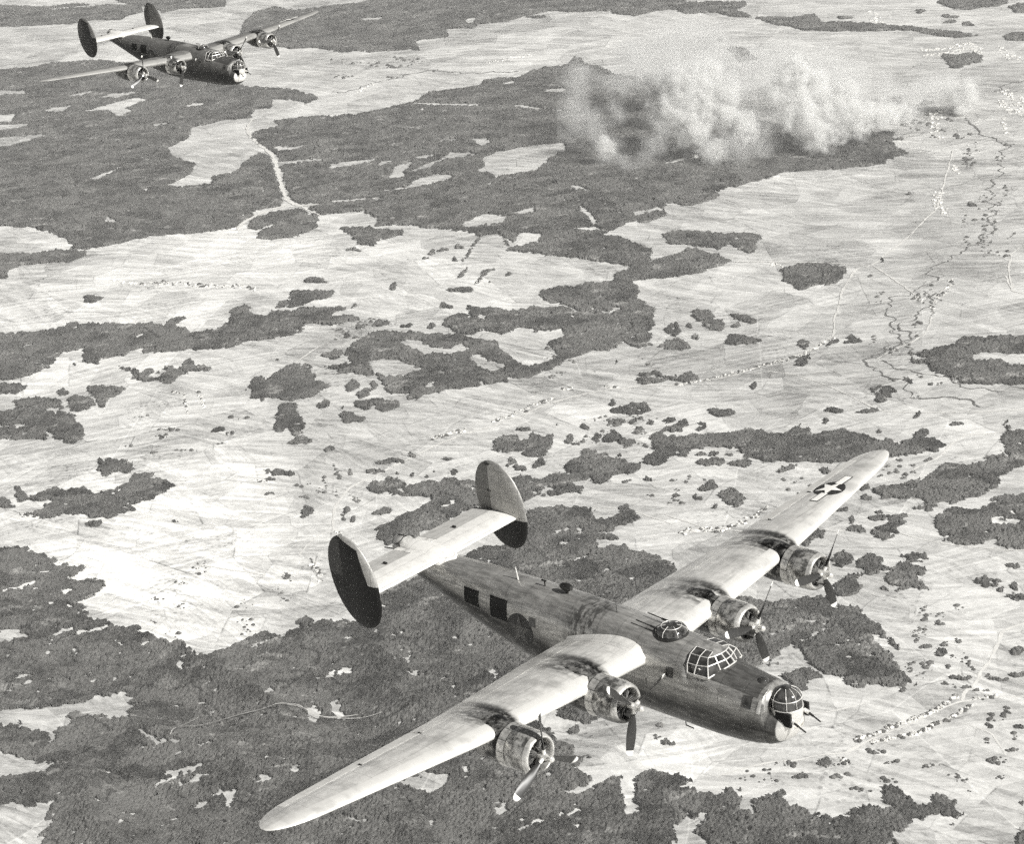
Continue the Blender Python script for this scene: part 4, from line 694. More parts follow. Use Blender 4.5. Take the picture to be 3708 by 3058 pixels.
def wing_top(x, y):
    a, b, s = wing_edge(y); return wing_pt(y, min(1, max(0, (a-x)/(a-b))), 1)[2]
FC = [0, .004, .015, .035, .065, .11, .17, .25, .34, .44, .54, .64, .71, .76]
def wing_piece(name, ys, fr, parent, m):
    b = MB(); secs = []
    for y in ys:
        up = [wing_pt(y, f, 1) for f in fr]; lo = [wing_pt(y, f, -1) for f in fr]
        secs.append(up[::-1]+lo[(1 if fr[0] == 0 else 0):])
    if ys[-1] < 0: secs = [s[::-1] for s in secs]
    b.loft(secs, True, True, True); return b.build(name, m, parent, True, 40)
def patch(name, parent, m, f, u0, u1, v0, v1, nu=6, nv=6):      # curved panel following a surface f(u, v)
    b = MB(); b.loft([[f(u0+(u1-u0)*i/nu, v0+(v1-v0)*j/nv) for j in range(nv+1)] for i in range(nu+1)], False)
    return b.build(name, m, parent, True)
def side_patch(name, parent, m, s, x0, x1, z0, z1, out=.012, shape=None):
    return patch(name, parent, m, lambda x, z: (x, s*(fus_y(x, z)+out), z), x0, x1, z0, z1)
def conform(name, parent, m, polys, f, lift, sub=3):   # flat marking laid on a surface, polys of (u, v)
    V = []; F = []
    for tri in polys:
        st = [tri]
        for _ in range(sub):
            nx = []
            for a, b, c in st:
                ab, bc, ca = [((p[0]+q[0])/2, (p[1]+q[1])/2) for p, q in ((a, b), (b, c), (c, a))]; nx += [(a, ab, ca), (ab, b, bc), (ca, bc, c), (ab, bc, ca)]
            st = nx
        for t in st:
            b0 = len(V); V += [f(u, v, lift) for u, v in t]; F.append((b0, b0+1, b0+2))
    return link(name, mesh_np(name, V, F, m, False), parent)
def star_tris(cx, cy, r, ax):   # ax: angle of the point that leads
    o = [(cx+(r if i % 2 == 0 else r*.39)*math.cos(ax+i*math.pi/5), cy+(r if i % 2 == 0 else r*.39)*math.sin(ax+i*math.pi/5)) for i in range(10)]
    return [((cx, cy), o[i], o[(i+1) % 10]) for i in range(10)]
def disc_tris(cx, cy, r, n=28): return [((cx, cy), (cx+r*math.cos(2*math.pi*i/n), cy+r*math.sin(2*math.pi*i/n)), (cx+r*math.cos(2*math.pi*(i+1)/n), cy+r*math.sin(2*math.pi*(i+1)/n))) for i in range(n)]
def rect_tris(x0, x1, y0, y1): return [((x0, y0), (x1, y0), (x1, y1)), ((x0, y0), (x1, y1), (x0, y1))]

# propeller blade, hub at the origin, the blade along +z, turning about x
def blade_mesh():
    b = MB(); secs = []
    for r, c, th, tw in ((.12, .10, .09, 70), (.30, .14, .09, 62), (.50, .24, .07, 54), (.80, .32, .05, 44), (1.15, .34, .036, 35), (1.45, .31, .026, 29), (1.58, .285, .02, 27), (1.64, .26, .018, 26), (1.72, .20, .014, 25), (1.765, .08, .008, 25)):
        a = math.radians(tw); sec = []
        for i in range(10):
            t = 2*math.pi*i/10; u = c/2*math.cos(t); w = th/2*math.sin(t); sec.append((-u*math.sin(a)+w*math.cos(a), u*math.cos(a)+w*math.sin(a), r))
        secs.append(sec)
    b.loft(secs[:7], True, True, False, 0); b.loft(secs[6:], True, False, True, 1)
    return b.mesh('blade', [M_BLADE, M_TIP])
BLADE = blade_mesh()
hb = MB(); hb.revolve([(-.22, .001), (-.22, .12), (.10, .12), (.12, .11), (.22, .10), (.25, .115), (.36, .11), (.41, .07), (.425, .001)], n=20)
for i in range(3):
    a = 2*math.pi*i/3; hb.tube([(0, 0, 0), (0, .26*math.sin(a), .26*math.cos(a))], .075, 10)
HUB = hb.mesh('propeller', M_HUB)
def flap_mesh(r):
    b = MB(); w = math.radians(15.5); sec = []
    for x, rr in ((0, r), (-.14, r+.012), (-.30, r+.035)):
        sec.append([(x, (rr+d)*math.sin(t), (rr+d)*math.cos(t)) for d, ts in ((.0, (-w, -w/2, 0, w/2, w)), (-.02, (w, w/2, 0, -w/2, -w))) for t in ts])
    b.loft(sec, True, True, True); return b.mesh('cowl_flap', M_COWL)
FLAP = flap_mesh(.735)

def nacelle(root, yn, zn, blade_ang):
    s = 1 if yn > 0 else -1; ay = abs(yn); a, bq, _ = wing_edge(ay); b = MB(); secs = []
    for x, w, up, dn, n in ((-5.70, .66, .66, .66, 2.1), (-6.0, .68, .68, .70, 2.15), (-6.35, .69, .70, .74, 2.2), (-6.8, .68, None, .74, 2.3), (-7.3, .64, None, .66, 2.4), (-7.9, .54, None, .50, 2.4), (-8.4, .38, None, .30, 2.2), (-8.75, .16, None, .10, 2.0)):
        if up is None: up = wing_top(x, yn)-zn+np.interp(-x, (6.8, 7.3, 7.9, 8.3, 8.75), (.10, .05, -.04, -.12, -.2))
        sec = []
        for i in range(36):
            t = 2*math.pi*i/36; c, q = math.cos(t), math.sin(t); h = up if q >= 0 else dn
            sec.append((x, yn+w*math.copysign(abs(c)**(2/n), c), zn+h*math.copysign(abs(q)**(2/n), q)))
        secs.append(sec)
    b.loft(secs, True, True, True); nac = b.build('nacelle', M_NAC, root, True, 50)
    c = MB(); c.revolve([(-4.93, .725), (-5.12, .745), (-5.4, .75), (-5.74, .745), (-5.76, .72), (-5.5, .715), (-5.2, .70)], (0, yn, zn), 48)
    c.build('cowling', M_COWL2, nac, True, 60)
    c = MB(); c.revolve([(-5.16, .54), (-5.0, .55), (-4.88, .56), (-4.80, .575), (-4.755, .60), (-4.742, .625), (-4.762, .66), (-4.825, .698), (-4.93, .727)], (0, yn, zn), 48)
    c.build('cowl_lip', M_LIP, nac, True, 60)
    e = MB(); e.revolve([(-5.16, .70), (-5.17, .001)], (0, yn, zn), 32, 0)
    e.revolve([(-5.16, .22), (-5.0, .21), (-4.90, .15), (-4.78, .11), (-4.66, .10)], (0, yn, zn), 20, 1)
    for i in range(14):
        t = 2*math.pi*(i+.5*(i % 2))/14; dx = -.05*(i % 2)
        p0 = np.array([-5.03+dx, yn+.22*math.cos(t), zn+.22*math.sin(t)]); p1 = np.array([-5.03+dx, yn+.54*math.cos(t), zn+.54*math.sin(t)])
        e.tube([p0, p0*.6+p1*.4, p1], [.055, .075, .07], 8, True, 0); e.tube([(-4.93, yn+.20*math.cos(t+.1), zn+.20*math.sin(t+.1)), (-4.96, yn+.44*math.cos(t+.1), zn+.44*math.sin(t+.1))], .014, 5, True, 1)
    e.build('engine', [M_DARK, M_STEEL], nac, True, 40)
    for i in range(-4, 5):
        f = link('cowl_flap', FLAP, nac); f.location = (-5.77, yn, zn); f.rotation_euler = (math.radians(32.5*i), 0, 0)
    pr = link('propeller', HUB, root); pr.location = (-4.50 if ay < 5 else -4.62, yn, zn); pr.rotation_euler = (blade_ang, 0, 0)
    for i in range(3):
        bl = link('blade', BLADE, pr); bl.rotation_euler = (2*math.pi*i/3, 0, 0)

def make_bomber(name):
    root = bpy.data.objects.new(name, None); COL.objects.link(root); root.empty_display_size = 2
    # fuselage
    b = MB(); xs = sorted(set(list(ST[:, 0]) + [round(-1.2-.3*i, 2) for i in range(60)]), reverse=True); b.loft([fus_sec(x) for x in xs], True, True, True)
    fus = b.build('fuselage', M_FUS, root, True, 32)
    for s in (-1, 1):
        side_patch('nose_window', fus, M_GLASS, s, -1.80, -1.44, .12, .52)
        side_patch('cabin_window', fus, M_GLASS, s, -4.98, -4.66, .44, .82)
        side_patch('waist_window', fus, M_OPEN, s, -15.05, -14.25, .62, 1.28)
        side_patch('waist_hatch', fus, M_OPEN, s, -13.62, -12.72, .45, 1.30)
        side_patch('side_window', fus, M_GLASS, s, -11.55, -11.22, .62, .98)
        f = lambda x, z, l, s=s: (x, s*(fus_y(x, z)+l), z)
        conform('insignia_disc', fus, M_NAVY, disc_tris(-12.05, .30, .66), f, .010, 2); conform('insignia_star', fus, M_DIM, star_tris(-12.05, .30, .62, math.pi/2), f, .018, 2)
        for x0, x1, z0, z1 in ((-15.05, -14.25, .62, 1.28), (-13.62, -12.72, .45, 1.30)):   # raised frames
            h = MB(); ring = [(x0, z0), (x1, z0), (x1, z1), (x0, z1), (x0, z0)]; h.tube([(xa, s*(fus_y(xa, za)+.01), za) for xa, za in ring], .022, 6, True); h.build('window_frame', M_STEEL, fus)
        h = MB(); h.tube([(-5.9, s*(fus_y(-5.9, .1)+.004), .12), (-5.9, s*(fus_y(-5.9, -.9)+.004), -.9)], .02, 6); h.build('bay_door_rail', M_GUN, fus)
    # glazed chin below the nose turret
    ch = patch('chin_window', fus, M_FRAME, lambda a, q: tuple(np.array((-.16-(.55*q), (.20+.50*q)*math.sin(a), -.46-.40*q-.10*math.cos(a)))+np.array((.10, 0, .02))), -1.05, 1.05, 0., .75, 10, 4)
    # wings
    yl = [0, 1.15, 2.2, 3.4, 4.6, 5.7, 6.7, 7.78, 8.8, 9.7, 11, 12.4, 13.8, 15.0, 15.6]; yt = [15.6, 15.8, 16.0, 16.2, 16.4, 16.55, 16.67, 16.76, 16.82, 16.85]
    FR = [.768, .82, .88, .94, .98, 1.0]
    for s in (-1, 1):
        w = wing_piece('wing', [s*y for y in yl], FC, root, M_WING)
        wing_piece('flap', [s*y for y in (1.0, 2.2, 3.4, 4.6, 5.7, 6.7, 7.78, 8.8, 9.62)], FR, w, M_WING)
        wing_piece('aileron', [s*y for y in (9.66, 10.6, 12, 13.4, 14.6, 15.58)], FR, w, M_CTRL)
        wing_piece('wing_tip', [s*y for y in yt], FC[:-1]+[.8, .88, .95, 1.0], w, M_WING)
        for y in (9.64, 12.3): 
            h = MB(); h.box(wing_pt(s*y, .775, 1), (.16, .05, .05)); h.build('hinge_bracket', M_GUN, w)
        if s == 1:
            f = lambda u, v, l: (u, v, wing_top(u, v)+l)
            cx, cy, r = -7.78, 12.72, .60
            conform('insignia_border', w, M_NAVY, disc_tris(cx, cy, r+.045)+rect_tris(cx-.10*r-.045+.0, cx+.42*r+.045, cy-2*r-.045, cy+2*r+.045), f, .008, 2)
            conform('insignia_bar', w, M_WHITE, rect_tris(cx-.10*r, cx+.42*r, cy-2*r, cy-.78*r)+rect_tris(cx-.10*r, cx+.42*r, cy+.78*r, cy+2*r), f, .016, 2)
            conform('insignia_star', w, M_WHITE, star_tris(cx, cy, r, 0), f, .020, 2)
        # wing root fillet
        h = MB(); secs = []
        for i in range(13):
            fx = i/12*.97; p = wing_pt(s*1.2, fx, 1); q = (p[0], s*(fus_y(p[0], p[2]+.16)-.03), p[2]+.14); e = wing_pt(s*1.38, fx, 1)
            secs.append([q, (p[0], s*1.19, p[2]+.035), (e[0], e[1], e[2]+.003)])
        h.loft(secs, False); h.build('root_fillet', M_WING, w, True, 180)
    for s in (-1, 1):
        nacelle(root, s*3.40, .68+TD*3.4-.38, {-1: math.atan2(-(-.45), -1.6)+0, 1: math.atan2(-.47, -1.52)}[s])
        nacelle(root, s*7.78, .68+TD*7.78-.42, {-1: math.atan2(1.55, -.86), 1: math.atan2(-.52, -1.44)}[s])
    # tailplane and elevators
    def tp(y, f, sd):
        c = 2.42 if abs(y) > .5 else 2.42; t = .115; yt_ = 5*t*c*(.2969*math.sqrt(f)-.126*f-.3516*f*f+.2843*f**3-.1036*f**4); return (-16.67-f*c-.02*abs(y)*(1-f), y, 1.76+sd*yt_)
    ft = [0, .005, .02, .05, .1, .18, .28, .4, .5, .57]; b = MB(); b.loft([[tp(y, f, 1) for f in ft][::-1]+[tp(y, f, -1) for f in ft[1:]] for y in (-3.97, -2.6, -1.3, -.4, .4, 1.3, 2.6, 3.97)], True, True, True)
    tl = b.build('tailplane', M_TAIL, root, True, 40)
    fe = [.578, .7, .8, .9, 1.0]
    for s in (-1, 1):
        b = MB(); b.loft([([tp(s*y, f, 1) for f in fe][::-1]+[tp(s*y, f, -1) for f in fe])[::s] for y in (.72, 1.6, 2.6, 3.6, 3.93)], True, True, True); b.build('elevator', M_ELEV, tl, True, 40)
        h = MB(); h.box((-18.25, s*1.9, 1.90), (.18, .08, .07)); h.build('hinge_bracket', M_GUN, tl)
    b = MB(); b.loft([[tp(y, f, 1) for f in fe][::-1]+[tp(y, f, -1) for f in fe] for y in (-.70, 0, .70)], True, True, True); b.build('tail_fairing', M_TAIL, tl, True, 40)
    b = MB(); b.loft([[(x, w*math.cos(t), 1.58+h*math.sin(t)) for t in [math.pi*i/12 for i in range(13)]] for x, w, h in ((-16.2, .1, .17), (-16.7, .52, .36), (-17.4, .62, .42), (-18.4, .6, .42), (-19.0, .5, .38), (-19.2, .42, .3))], False); b.build('tail_hump', M_TAIL, tl, True, 180)
    # fins and rudders
    fx, fz, fa, fh, fk = -17.62, 2.16, 1.34, 1.86, .30
    lev = [-1, -.99, -.965, -.92, -.85, -.75, -.6, -.4, -.2, 0, .2, .4, .6, .75, .85, .92, .965, .99, 1]
    def fin_pt(y0, t, f0, sd, hin, rud):
        t_ = max(-.9999, min(.9999, t)); hx = fa*math.sqrt(1-abs(t_)**2.15); xc = fx-fk*t_; le_, te_ = xc+hx, xc-hx; c = le_-te_; xh = min(max(-18.13, te_+.001), le_-.001)
        x = (xh-.012-f0*(xh-.012-te_)) if rud else (le_-f0*(le_-xh)); f = (le_-x)/c if c > 1e-4 else 0
        yt_ = 5*.115*min(c, 2.4)*(.2969*math.sqrt(max(f, 0))-.126*f-.3516*f*f+.2843*f**3-.1036*f**4); return (x, y0+sd*yt_, fz+fh*t_)
    for s in (-1, 1):
        ff = [0, .01, .04, .1, .2, .35, .55, .78, 1.0]; y0 = s*4.03
        b = MB(); b.loft([[fin_pt(y0, t, f, 1, 0, False) for f in ff][::-1]+[fin_pt(y0, t, f, -1, 0, False) for f in ff[1:]] for t in lev], True, True, True); fin = b.build('fin', M_FIN, root, True, 40)
        b = MB(); fr = [0, .25, .5, .75, 1.0]; b.loft([[fin_pt(y0, t, f, 1, 0, True) for f in fr][::-1]+[fin_pt(y0, t, f, -1, 0, True) for f in fr] for t in lev[2:-1]], True, True, True); b.build('rudder', M_FIN, fin, True, 40)
        for z in (2.7, 3.85):
            h = MB(); h.box((-18.13, y0, z), (.22, .20, .06)); h.build('hinge_bracket', M_GUN, fin)
    # flight deck canopy: frames and panes
    Lv = [[(-4.10, .97, .80), (-3.80, .98, .80), (-3.20, .94, .80), (-3.02, .46, .92), (-2.87, .15, 1.02)],
          [(-4.12, .90, 1.13), (-3.72, .90, 1.14), (-3.30, .80, 1.16), (-3.15, .44, 1.19), (-3.03, .145, 1.21)],
          [(-4.15, .66, 1.38), (-3.74, .65, 1.38), (-3.44, .58, 1.36), (-3.30, .38, 1.38), (-3.22, .13, 1.39)],
          [(-4.18, .28, 1.47), (-3.76, .28, 1.46), (-3.48, .26, 1.44)]]
    b = MB(); F1 = []
    sh = MB()
    for s in (-1, 1):
        P = [[np.array((x, s*y, z)) for x, y, z in l] for l in Lv]
        for li in range(2):
            for i in range(4): F1.append((P[li][i], P[li][i+1], P[li+1][i+1], P[li+1][i]))
        for i in range(2): F1.append((P[2][i], P[2][i+1], P[3][i+1], P[3][i]))
        sh.quad(P[2][2], P[2][3], P[3][2], P[3][2]); sh.quad(P[2][3], P[2][4], P[3][2], P[3][2])
        # solid side sill below the panes
        for i in range(4): sh.quad(P[0][i]*(1, .965, 1)+(0, 0, -.18), P[0][i+1]*(1, .965, 1)+(0, 0, -.18), P[0][i+1], P[0][i])
    mz = [np.array(l) for l in Lv[3]]
    for i in range(2): sh.quad(*(np.array((x, sy*y, z)) for (x, y, z), sy in ((Lv[3][i], 1), (Lv[3][i+1], 1), (Lv[3][i+1], -1), (Lv[3][i], -1))))
    a4, a5 = np.array(Lv[3][2]), np.array(Lv[2][4]); sh.quad(a4, a5, a5*(1, -1, 1), a4*(1, -1, 1))
    F1.append(tuple(np.array(p) for p in (Lv[0][4], np.array(Lv[0][4])*(1, -1, 1), np.array(Lv[1][4])*(1, -1, 1), Lv[1][4]))); F1.append(tuple(np.array(p) for p in (Lv[1][4], np.array(Lv[1][4])*(1, -1, 1), np.array(Lv[2][4])*(1, -1, 1), Lv[2][4])))
    can = sh.build('canopy', M_COWL, root, False)
    bar = MB(); seen = set()
    for q in F1:
        c = sum(q)/4; 
        for i in range(4):
            k = tuple(sorted((tuple(np.round(q[i], 3)), tuple(np.round(q[(i+1) % 4], 3)))))
            if k not in seen: seen.add(k); bar.tube([q[i], q[(i+1) % 4]], .024 if (c[0] > -3.3 or min(q[i][2], q[(i+1) % 4][2]) < .96) else .015, 6)
        pn = MB(); qq = [p*.94+c*.06 for p in q]; pn.quad(*qq); pn.build('pane', M_GLASS, can, False)
    bar.build('canopy_frame', M_FRAME, can)
    # nose turret
    b = MB(); sec = []
    for z, rx, ry in ((-.62, .30, .36), (-.50, .44, .46), (-.30, .53, .52), (-.02, .56, .54), (.10, .57, .545)): sec.append([(-.62+rx*math.cos(2*math.pi*i/32), ry*math.sin(2*math.pi*i/32), z) for i in range(32)])
    b.loft(sec, True, True, False); nt_ = b.build('nose_turret', M_FRAME, root, True, 50)
    b = MB(); sec = []
    for z, k in ((.10, 1.), (.30, 1.0), (.48, .95), (.62, .82), (.72, .62), (.79, .36), (.81, .02)): sec.append([(-.62+.555*k*math.cos(2*math.pi*i/32), .53*k*math.sin(2*math.pi*i/32), z) for i in range(32)])
    b.loft(sec, True, False, False); b.build('dome', M_DOME, nt_, True, 180)
    b = MB()
    for a in (-.95, -.3, .3, .95, 1.9, -1.9):
        b.tube([(-.62+.57*k*math.cos(a), .545*k*math.sin(a), z+.01) for z, k in ((.10, 1.), (.30, 1.0), (.48, .95), (.62, .82), (.72, .62), (.79, .36))], .012, 6)
    for z, k in ((.11, 1.0), (.45, .96)): b.tube([(-.62+.57*k*math.cos(2*math.pi*i/32), .545*k*math.sin(2*math.pi*i/32), z) for i in range(33)], .016, 6)
    b.build('dome_frame', M_FRAME, nt_)
    for s in (-1, 1):
        h = MB(); h.box((-.40, s*.50, -.14), (.62, .10, .50)); h.build('gun_slot', M_OPEN, nt_)
        h = MB(); h.tube([(-.22, s*.42, -.16), (-.02, s*.42, -.22)], .075, 10); h.build('gun_fairing', M_FRAME, nt_)
        h = MB(); h.tube([(-.1, s*.42, -.20), (.44, s*.42, -.44)], .028, 8); h.tube([(-.1, s*.42, -.20), (.14, s*.42, -.305)], .042, 8); h.build('gun', M_GUN, nt_)
    b = MB(); b.loft([[(x, (w+.012)*math.cos(t), z0+(h+.012)*math.sin(t)) for t in [math.pi*(.05+.90*i/20) for i in range(21)]] for x, w, z0, h in ((-1.20, .965, -.1, .855), (-1.10, .945, -.1, .84), (-1.03, .80, -.05, .72), (-.95, .68, 0., .64))], False); b.build('nose_collar', M_COWL, fus, True, 60)
    b = MB(); b.revolve([(0, .001)], n=4); dm = MB(); secs = []
    for i in range(7):
        a = math.pi/2*i/6; secs.append([(-1.55+.20*math.cos(a)*math.cos(2*math.pi*j/20), .20*math.cos(a)*math.sin(2*math.pi*j/20), .73+.17*math.sin(a)) for j in range(20)])
    dm.loft(secs, True); dm.build('astrodome', M_GLASS, fus, True, 180)
    # top turret
    b = MB(); sec = [[(-5.50+k*math.cos(2*math.pi*i/32), k*math.sin(2*math.pi*i/32), z) for i in range(32)] for z, k in ((1.10, .60), (1.53, .60), (1.57, .58))]; b.loft(sec, True, False, True); tt = b.build('top_turret', M_GUN, root, True, 40)
    b = MB(); b.loft([[(-5.50+k*math.cos(2*math.pi*i/32), k*math.sin(2*math.pi*i/32), z) for i in range(32)] for z, k in ((1.56, .56), (1.66, .55), (1.74, .49), (1.80, .37), (1.84, .19), (1.85, .01))], True); b.build('dome', M_DOME, tt, True, 180)
    b = MB()
    for a in (.5, -.5, 1.5, -1.5, 2.5, -2.5): b.tube([(-5.50+k*math.cos(a), k*math.sin(a), z) for z, k in ((1.57, .57), (1.66, .565), (1.745, .50), (1.805, .38), (1.845, .20))], .012, 6)
    b.tube([(-5.50+.37*math.cos(2*math.pi*i/24), .37*math.sin(2*math.pi*i/24), 1.81) for i in range(25)], .012, 6); b.build('dome_frame', M_FRAME, tt)
    for s in (-1, 1):
        h = MB(); h.tube([(-5.75, s*.32, 1.70), (-6.20, s*.32, 1.74)], .04, 8); h.tube([(-6.15, s*.32, 1.735), (-6.85, s*.32, 1.80)], .024, 8); h.build('gun', M_GUN, tt)
    # tail turret
    b = MB(); b.loft([[(x, w*math.cos(2*math.pi*i/24), zc+h*math.sin(2*math.pi*i/24)) for i in range(24)] for x, w, zc, h in ((-18.8, .42, 1.45, .48), (-19.05, .47, 1.55, .54), (-19.4, .44, 1.55, .50), (-19.62, .28, 1.50, .34), (-19.72, .05, 1.46, .06))], True, True, True); tr = b.build('tail_turret', M_TGLASS, root, True, 180)
    b = MB()
    for y in (-.42, .42): b.tube([(-18.95, y, 1.5), (-19.05, y*.9, 1.92), (-19.42, y*.8, 1.80), (-19.66, y*.5, 1.5)], .03, 6)
    b.tube([(-19.05, .36, 1.94), (-19.06, 0, 2.1), (-19.05, -.36, 1.94)], .03, 6); b.tube([(-19.42, .33, 1.82), (-19.43, 0, 2.04), (-19.42, -.33, 1.82)], .03, 6); b.tube([(-19.0, 0, 2.1), (-19.4, 0, 2.06), (-19.66, 0, 1.7)], .03, 6); b.build('turret_frame', M_GUN, tr)
    for s in (-1, 1):
        h = MB(); h.tube([(-19.5, s*.22, 1.50), (-20.15, s*.22, 1.42)], .026, 8); h.build('gun', M_GUN, tr)
    # aerials on the spine
    b = MB(); b.tube([(-12.83, -.12, fus_top(-12.83, -.12)-.02), (-12.9, -.12, 2.30)], [.035, .018], 8); b.build('antenna_mast', M_FRAME, root)
    b = MB(); b.tube([(-11.56, 0, 1.76), (-11.56, 0, 2.0)], .03, 8); b.tube([(-11.70, 0, 2.02), (-11.48, 0, 2.02)], .035, 8); b.build('whip_base', M_GUN, root)
    b = MB(); b.tube([(-7.95, -.1, 1.7), (-7.97, -.1, 2.12)], .012, 6); b.build('antenna_rod', M_GUN, root)
    b = MB(); b.revolve([(-.34, .001), (-.31, .06), (-.2, .125), (-.02, .16), (.14, .145), (.25, .09), (.29, .001)], (-10.46, 0, 2.04), 18); b.tube([(-10.45, 0, 1.7), (-10.45, 0, 1.95)], .06, 10); b.build('direction_finder_loop', M_GUN, root)
    b = MB(); b.tube([(-4.75, -.55, -1.5), (-4.75, -.55, -1.72), (-4.4, -.55, -1.74)], .022, 8); b.build('pitot_tube', M_GUN, root)
    return root

def kids(o): return [c for c in bpy.data.objects if c.parent == o]
def copy_tree(o, parent=None):
    c = o.copy(); COL.objects.link(c); c.parent = parent
    for ch in kids(o): copy_tree(ch, c)
    return c
def pose(o, R, T):
    W = CW @ R; t = CW @ T; m = Matrix.Identity(4)
    for r in range(3):
        for c in range(3): m[r][c] = float(W[r, c])
        m[r][3] = float(t[r])
    o.rotation_mode = 'QUATERNION'; o.location = m.to_translation(); o.rotation_quaternion = m.to_quaternion()
near = make_bomber('bomber')
far_b = copy_tree(near)
# the distant machine wears dull dark paint
DULL = {M_FUS: skin('dull_paint_fuselage', .15, .7, .55, .1, 'x', fus_paint), M_WING: skin('dull_paint_wing', .24, .8, .45, .2, 'y', lambda *a: wing_stain(*a, lead=.36)), M_CTRL: skin('dull_paint_aileron', .28, .85, .6, 0, 'y'), M_NAC: skin('dull_paint_nacelle', .20, .6, .5, .2, 'x', nac_soot_shade, .8), M_FIN: skin('dull_paint_fin', .34, .8, .5, .1, 'x', fin_paint)}
def repaint(o):
    for sl_ in o.material_slots:
        if sl_.material in DULL: m_ = DULL[sl_.material]; sl_.link = 'OBJECT'; sl_.material = m_
    for c_ in kids(o): repaint(c_)
repaint(far_b)
pose(near, R_NEAR, T_NEAR); pose(far_b, R_FAR, T_FAR)
tag(near, 'large near silver four-engined bomber with star insignia on its port wing', 'bomber', 'bombers flying in formation')
tag(far_b, 'small distant four-engined bomber flying at the upper left', 'bomber', 'bombers flying in formation')
# ---------------------------------------------------------------- smoke of the bombs and the haze
def smoke_material(name, dens, g):
    m = bpy.data.materials.new(name); m.use_nodes = True; nt = m.node_tree; nt.nodes.clear(); k = NT(nt)
    o = k.n('ShaderNodeOutputMaterial'); p = k.n('ShaderNodeVolumePrincipled'); k.l(p.outputs[0], o.inputs['Volume'])
    p.inputs['Color'].default_value = (g, g, g*.99, 1); p.inputs['Anisotropy'].default_value = .1; p.inputs['Density'].default_value = dens
    return m
def smoke(puffs, label, m, voxel, wob, eat, lo, hi):
    P = []
    for px, py, rad, base in puffs:
        x, y = TILE['K'][0]+px*TILE['K'][2], TILE['K'][1]+py*TILE['K'][2]; b = TILE['K'][1]+base*TILE['K'][2]
        g = to_ground(x, b); sc = np.linalg.norm(g)/FOCAL; P.append((g+np.array([0, 0, max(0, b-y)*sc/.975]), rad*TILE['K'][2]*sc))
    C = np.array([c for c, r in P]); Rr = np.array([r for c, r in P]); lo_ = (C-Rr[:, None]*1.5).min(0); hi_ = (C+Rr[:, None]*1.5).max(0); lo_[2] = max(lo_[2], GROUND-30)
    me = bpy.data.meshes.new('smoke'); me.from_pydata([tuple(C.mean(0))], [], []); o = link('smoke', me); me.materials.append(m)
    ng = bpy.data.node_groups.new('smoke_volume', 'GeometryNodeTree'); k = NT(ng)
    ng.interface.new_socket('Geometry', in_out='INPUT', socket_type='NodeSocketGeometry'); ng.interface.new_socket('Geometry', in_out='OUTPUT', socket_type='NodeSocketGeometry')
    go = k.n('NodeGroupOutput'); pos = k.n('GeometryNodeInputPosition').outputs[0]
    nz = k.n('ShaderNodeTexNoise'); k.l(pos, nz.inputs['Vector']); nz.inputs['Scale'].default_value = 1/150.; nz.inputs['Detail'].default_value = 3
    s1 = k.n('ShaderNodeVectorMath', operation='SUBTRACT'); k.l(nz.outputs['Color'], s1.inputs[0]); s1.inputs[1].default_value = (.5, .5, .5)
    s2 = k.n('ShaderNodeVectorMath', operation='SCALE'); k.l(s1.outputs[0], s2.inputs[0]); s2.inputs['Scale'].default_value = wob
    s3 = k.n('ShaderNodeVectorMath', operation='ADD'); k.l(pos, s3.inputs[0]); k.l(s2.outputs[0], s3.inputs[1])
    acc = None
    for c, r in P:
        d = k.n('ShaderNodeVectorMath', operation='DISTANCE'); k.l(s3.outputs[0], d.inputs[0]); d.inputs[1].default_value = tuple(float(q) for q in c)
        v = k.math('SUBTRACT', 1.0, k.math('DIVIDE', d.outputs['Value'], float(r)))
        acc = v if acc is None else k.math('SMOOTH_MAX', acc, v, .22)
    n2 = k.noise(pos, 1/58., 5, .62); n2 = k.math('SUBTRACT', n2, .5)
    n3 = k.noise(pos, 1/22., 3, .6); n3 = k.math('SUBTRACT', n3, .5)
    f = k.math('ADD', k.math('ADD', acc, k.math('MULTIPLY', n2, eat)), k.math('MULTIPLY', n3, eat*.35))
    den = k.ramp(f, lo, hi)
    vc = k.n('GeometryNodeVolumeCube'); k.l(den, vc.inputs['Density']); vc.inputs['Min'].default_value = tuple(lo_); vc.inputs['Max'].default_value = tuple(hi_)
    for i, ax in enumerate('XYZ'): vc.inputs['Resolution '+ax].default_value = int(max(8, (hi_[i]-lo_[i])/voxel))
    sm = k.n('GeometryNodeSetMaterial'); sm.inputs['Material'].default_value = m; k.l(vc.outputs[0], sm.inputs[0]); k.l(sm.outputs[0], go.inputs[0])
    md = o.modifiers.new('volume', 'NODES'); md.node_group = ng
    return tag(o, label, 'smoke', kind='stuff')
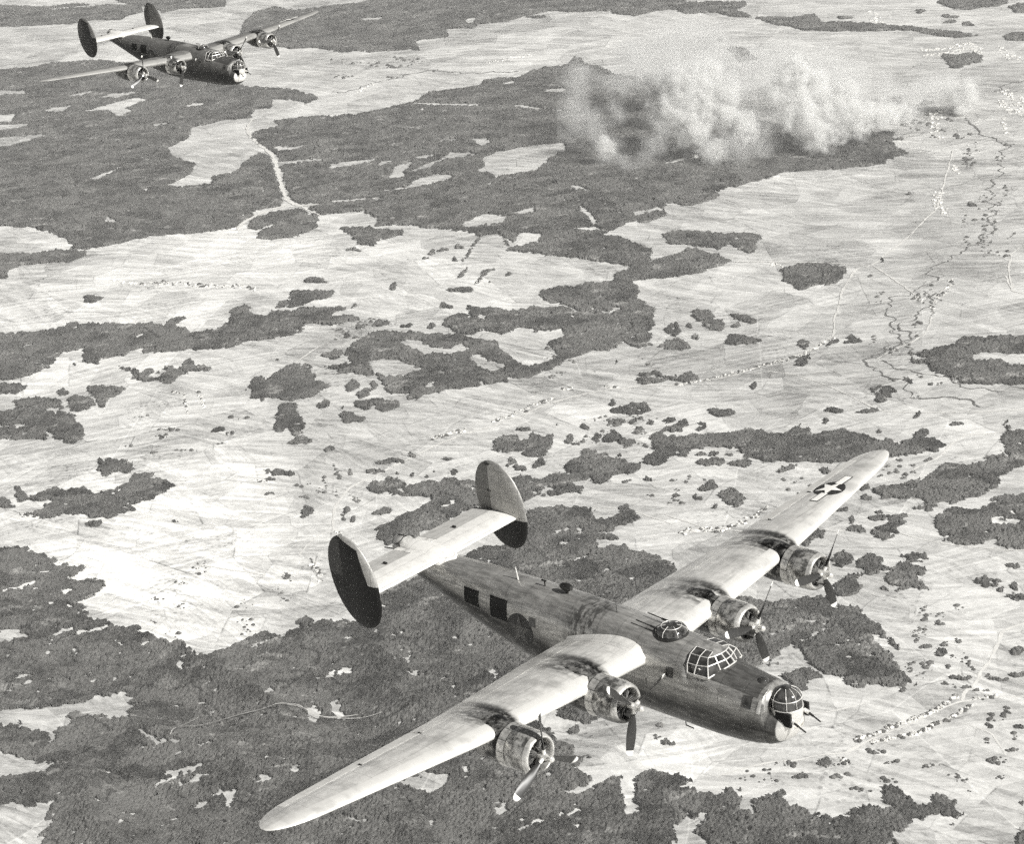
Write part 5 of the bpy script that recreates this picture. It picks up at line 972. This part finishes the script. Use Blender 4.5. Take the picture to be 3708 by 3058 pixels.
B1 = [(700,320,120,600),(780,270,90,580),(640,300,80,590),(655,430,125,610),(725,490,100,620),(800,575,70,640),(600,440,65,610),(555,455,48,600),(860,330,75,600),(870,430,70,610),(940,480,70,610),(770,400,90,610),
      (1150,255,80,590),(1230,300,90,570),(1350,340,80,560),(1130,340,95,590),(1180,420,115,590),(1235,500,100,590),(1300,400,100,570),(1400,440,90,560),(1480,425,80,550),(1550,405,60,540),(1060,340,70,600),(1330,480,70,570),
      (1862,345,58,420),(1835,392,38,430),(1800,322,50,410),(340,560,50,640),(1620,420,44,520)]
B2 = [(500,235,130,520),(620,225,140,500),(750,240,140,500),(880,240,130,500),(1000,225,120,480),(1100,190,100,440),(700,120,120,420),(600,140,110,430),(820,130,110,430),(480,170,90,440),(250,280,100,520),(220,400,90,560),(300,480,100,600),(350,570,80,640),(200,500,70,590),(390,420,60,600),(400,300,90,540),
      (940,350,110,560),(1000,450,110,590),(1060,400,90,590),(1250,280,110,500),(1400,300,120,480),(1530,330,100,470),(1650,350,90,450),(1740,330,90,430),(1860,330,90,420),(1300,220,100,430),(450,640,80,660),(900,560,100,640),(1000,560,80,620),(1600,430,70,500),(560,560,80,640)]
smoke(B1, 'dense white bomb smoke billowing over the far forest', smoke_material('white_smoke', .032, .975), 10.0, 120., 2.5, .03, .75)
smoke(B2, 'thin grey smoke drifting above and left of the white smoke', smoke_material('grey_smoke', .0062, .95), 16.0, 140., 1.9, .0, .8)

hm = bpy.data.materials.new('haze_air'); hm.use_nodes = True; hn = hm.node_tree; hn.nodes.clear()
ho = hn.nodes.new('ShaderNodeOutputMaterial'); hp = hn.nodes.new('ShaderNodeVolumePrincipled'); hn.links.new(hp.outputs[0], ho.inputs['Volume'])
hp.inputs['Color'].default_value = (.97, .97, .965, 1); hp.inputs['Density'].default_value = 1.5e-5; hp.inputs['Anisotropy'].default_value = .2
b = MB(); b.box((0, 0, (GROUND-70+40)/2), (240000, 240000, -(GROUND-70)+40)); o = b.build('haze', hm, None, False); tag(o, 'pale haze filling the air over the whole country', 'haze', kind='stuff')
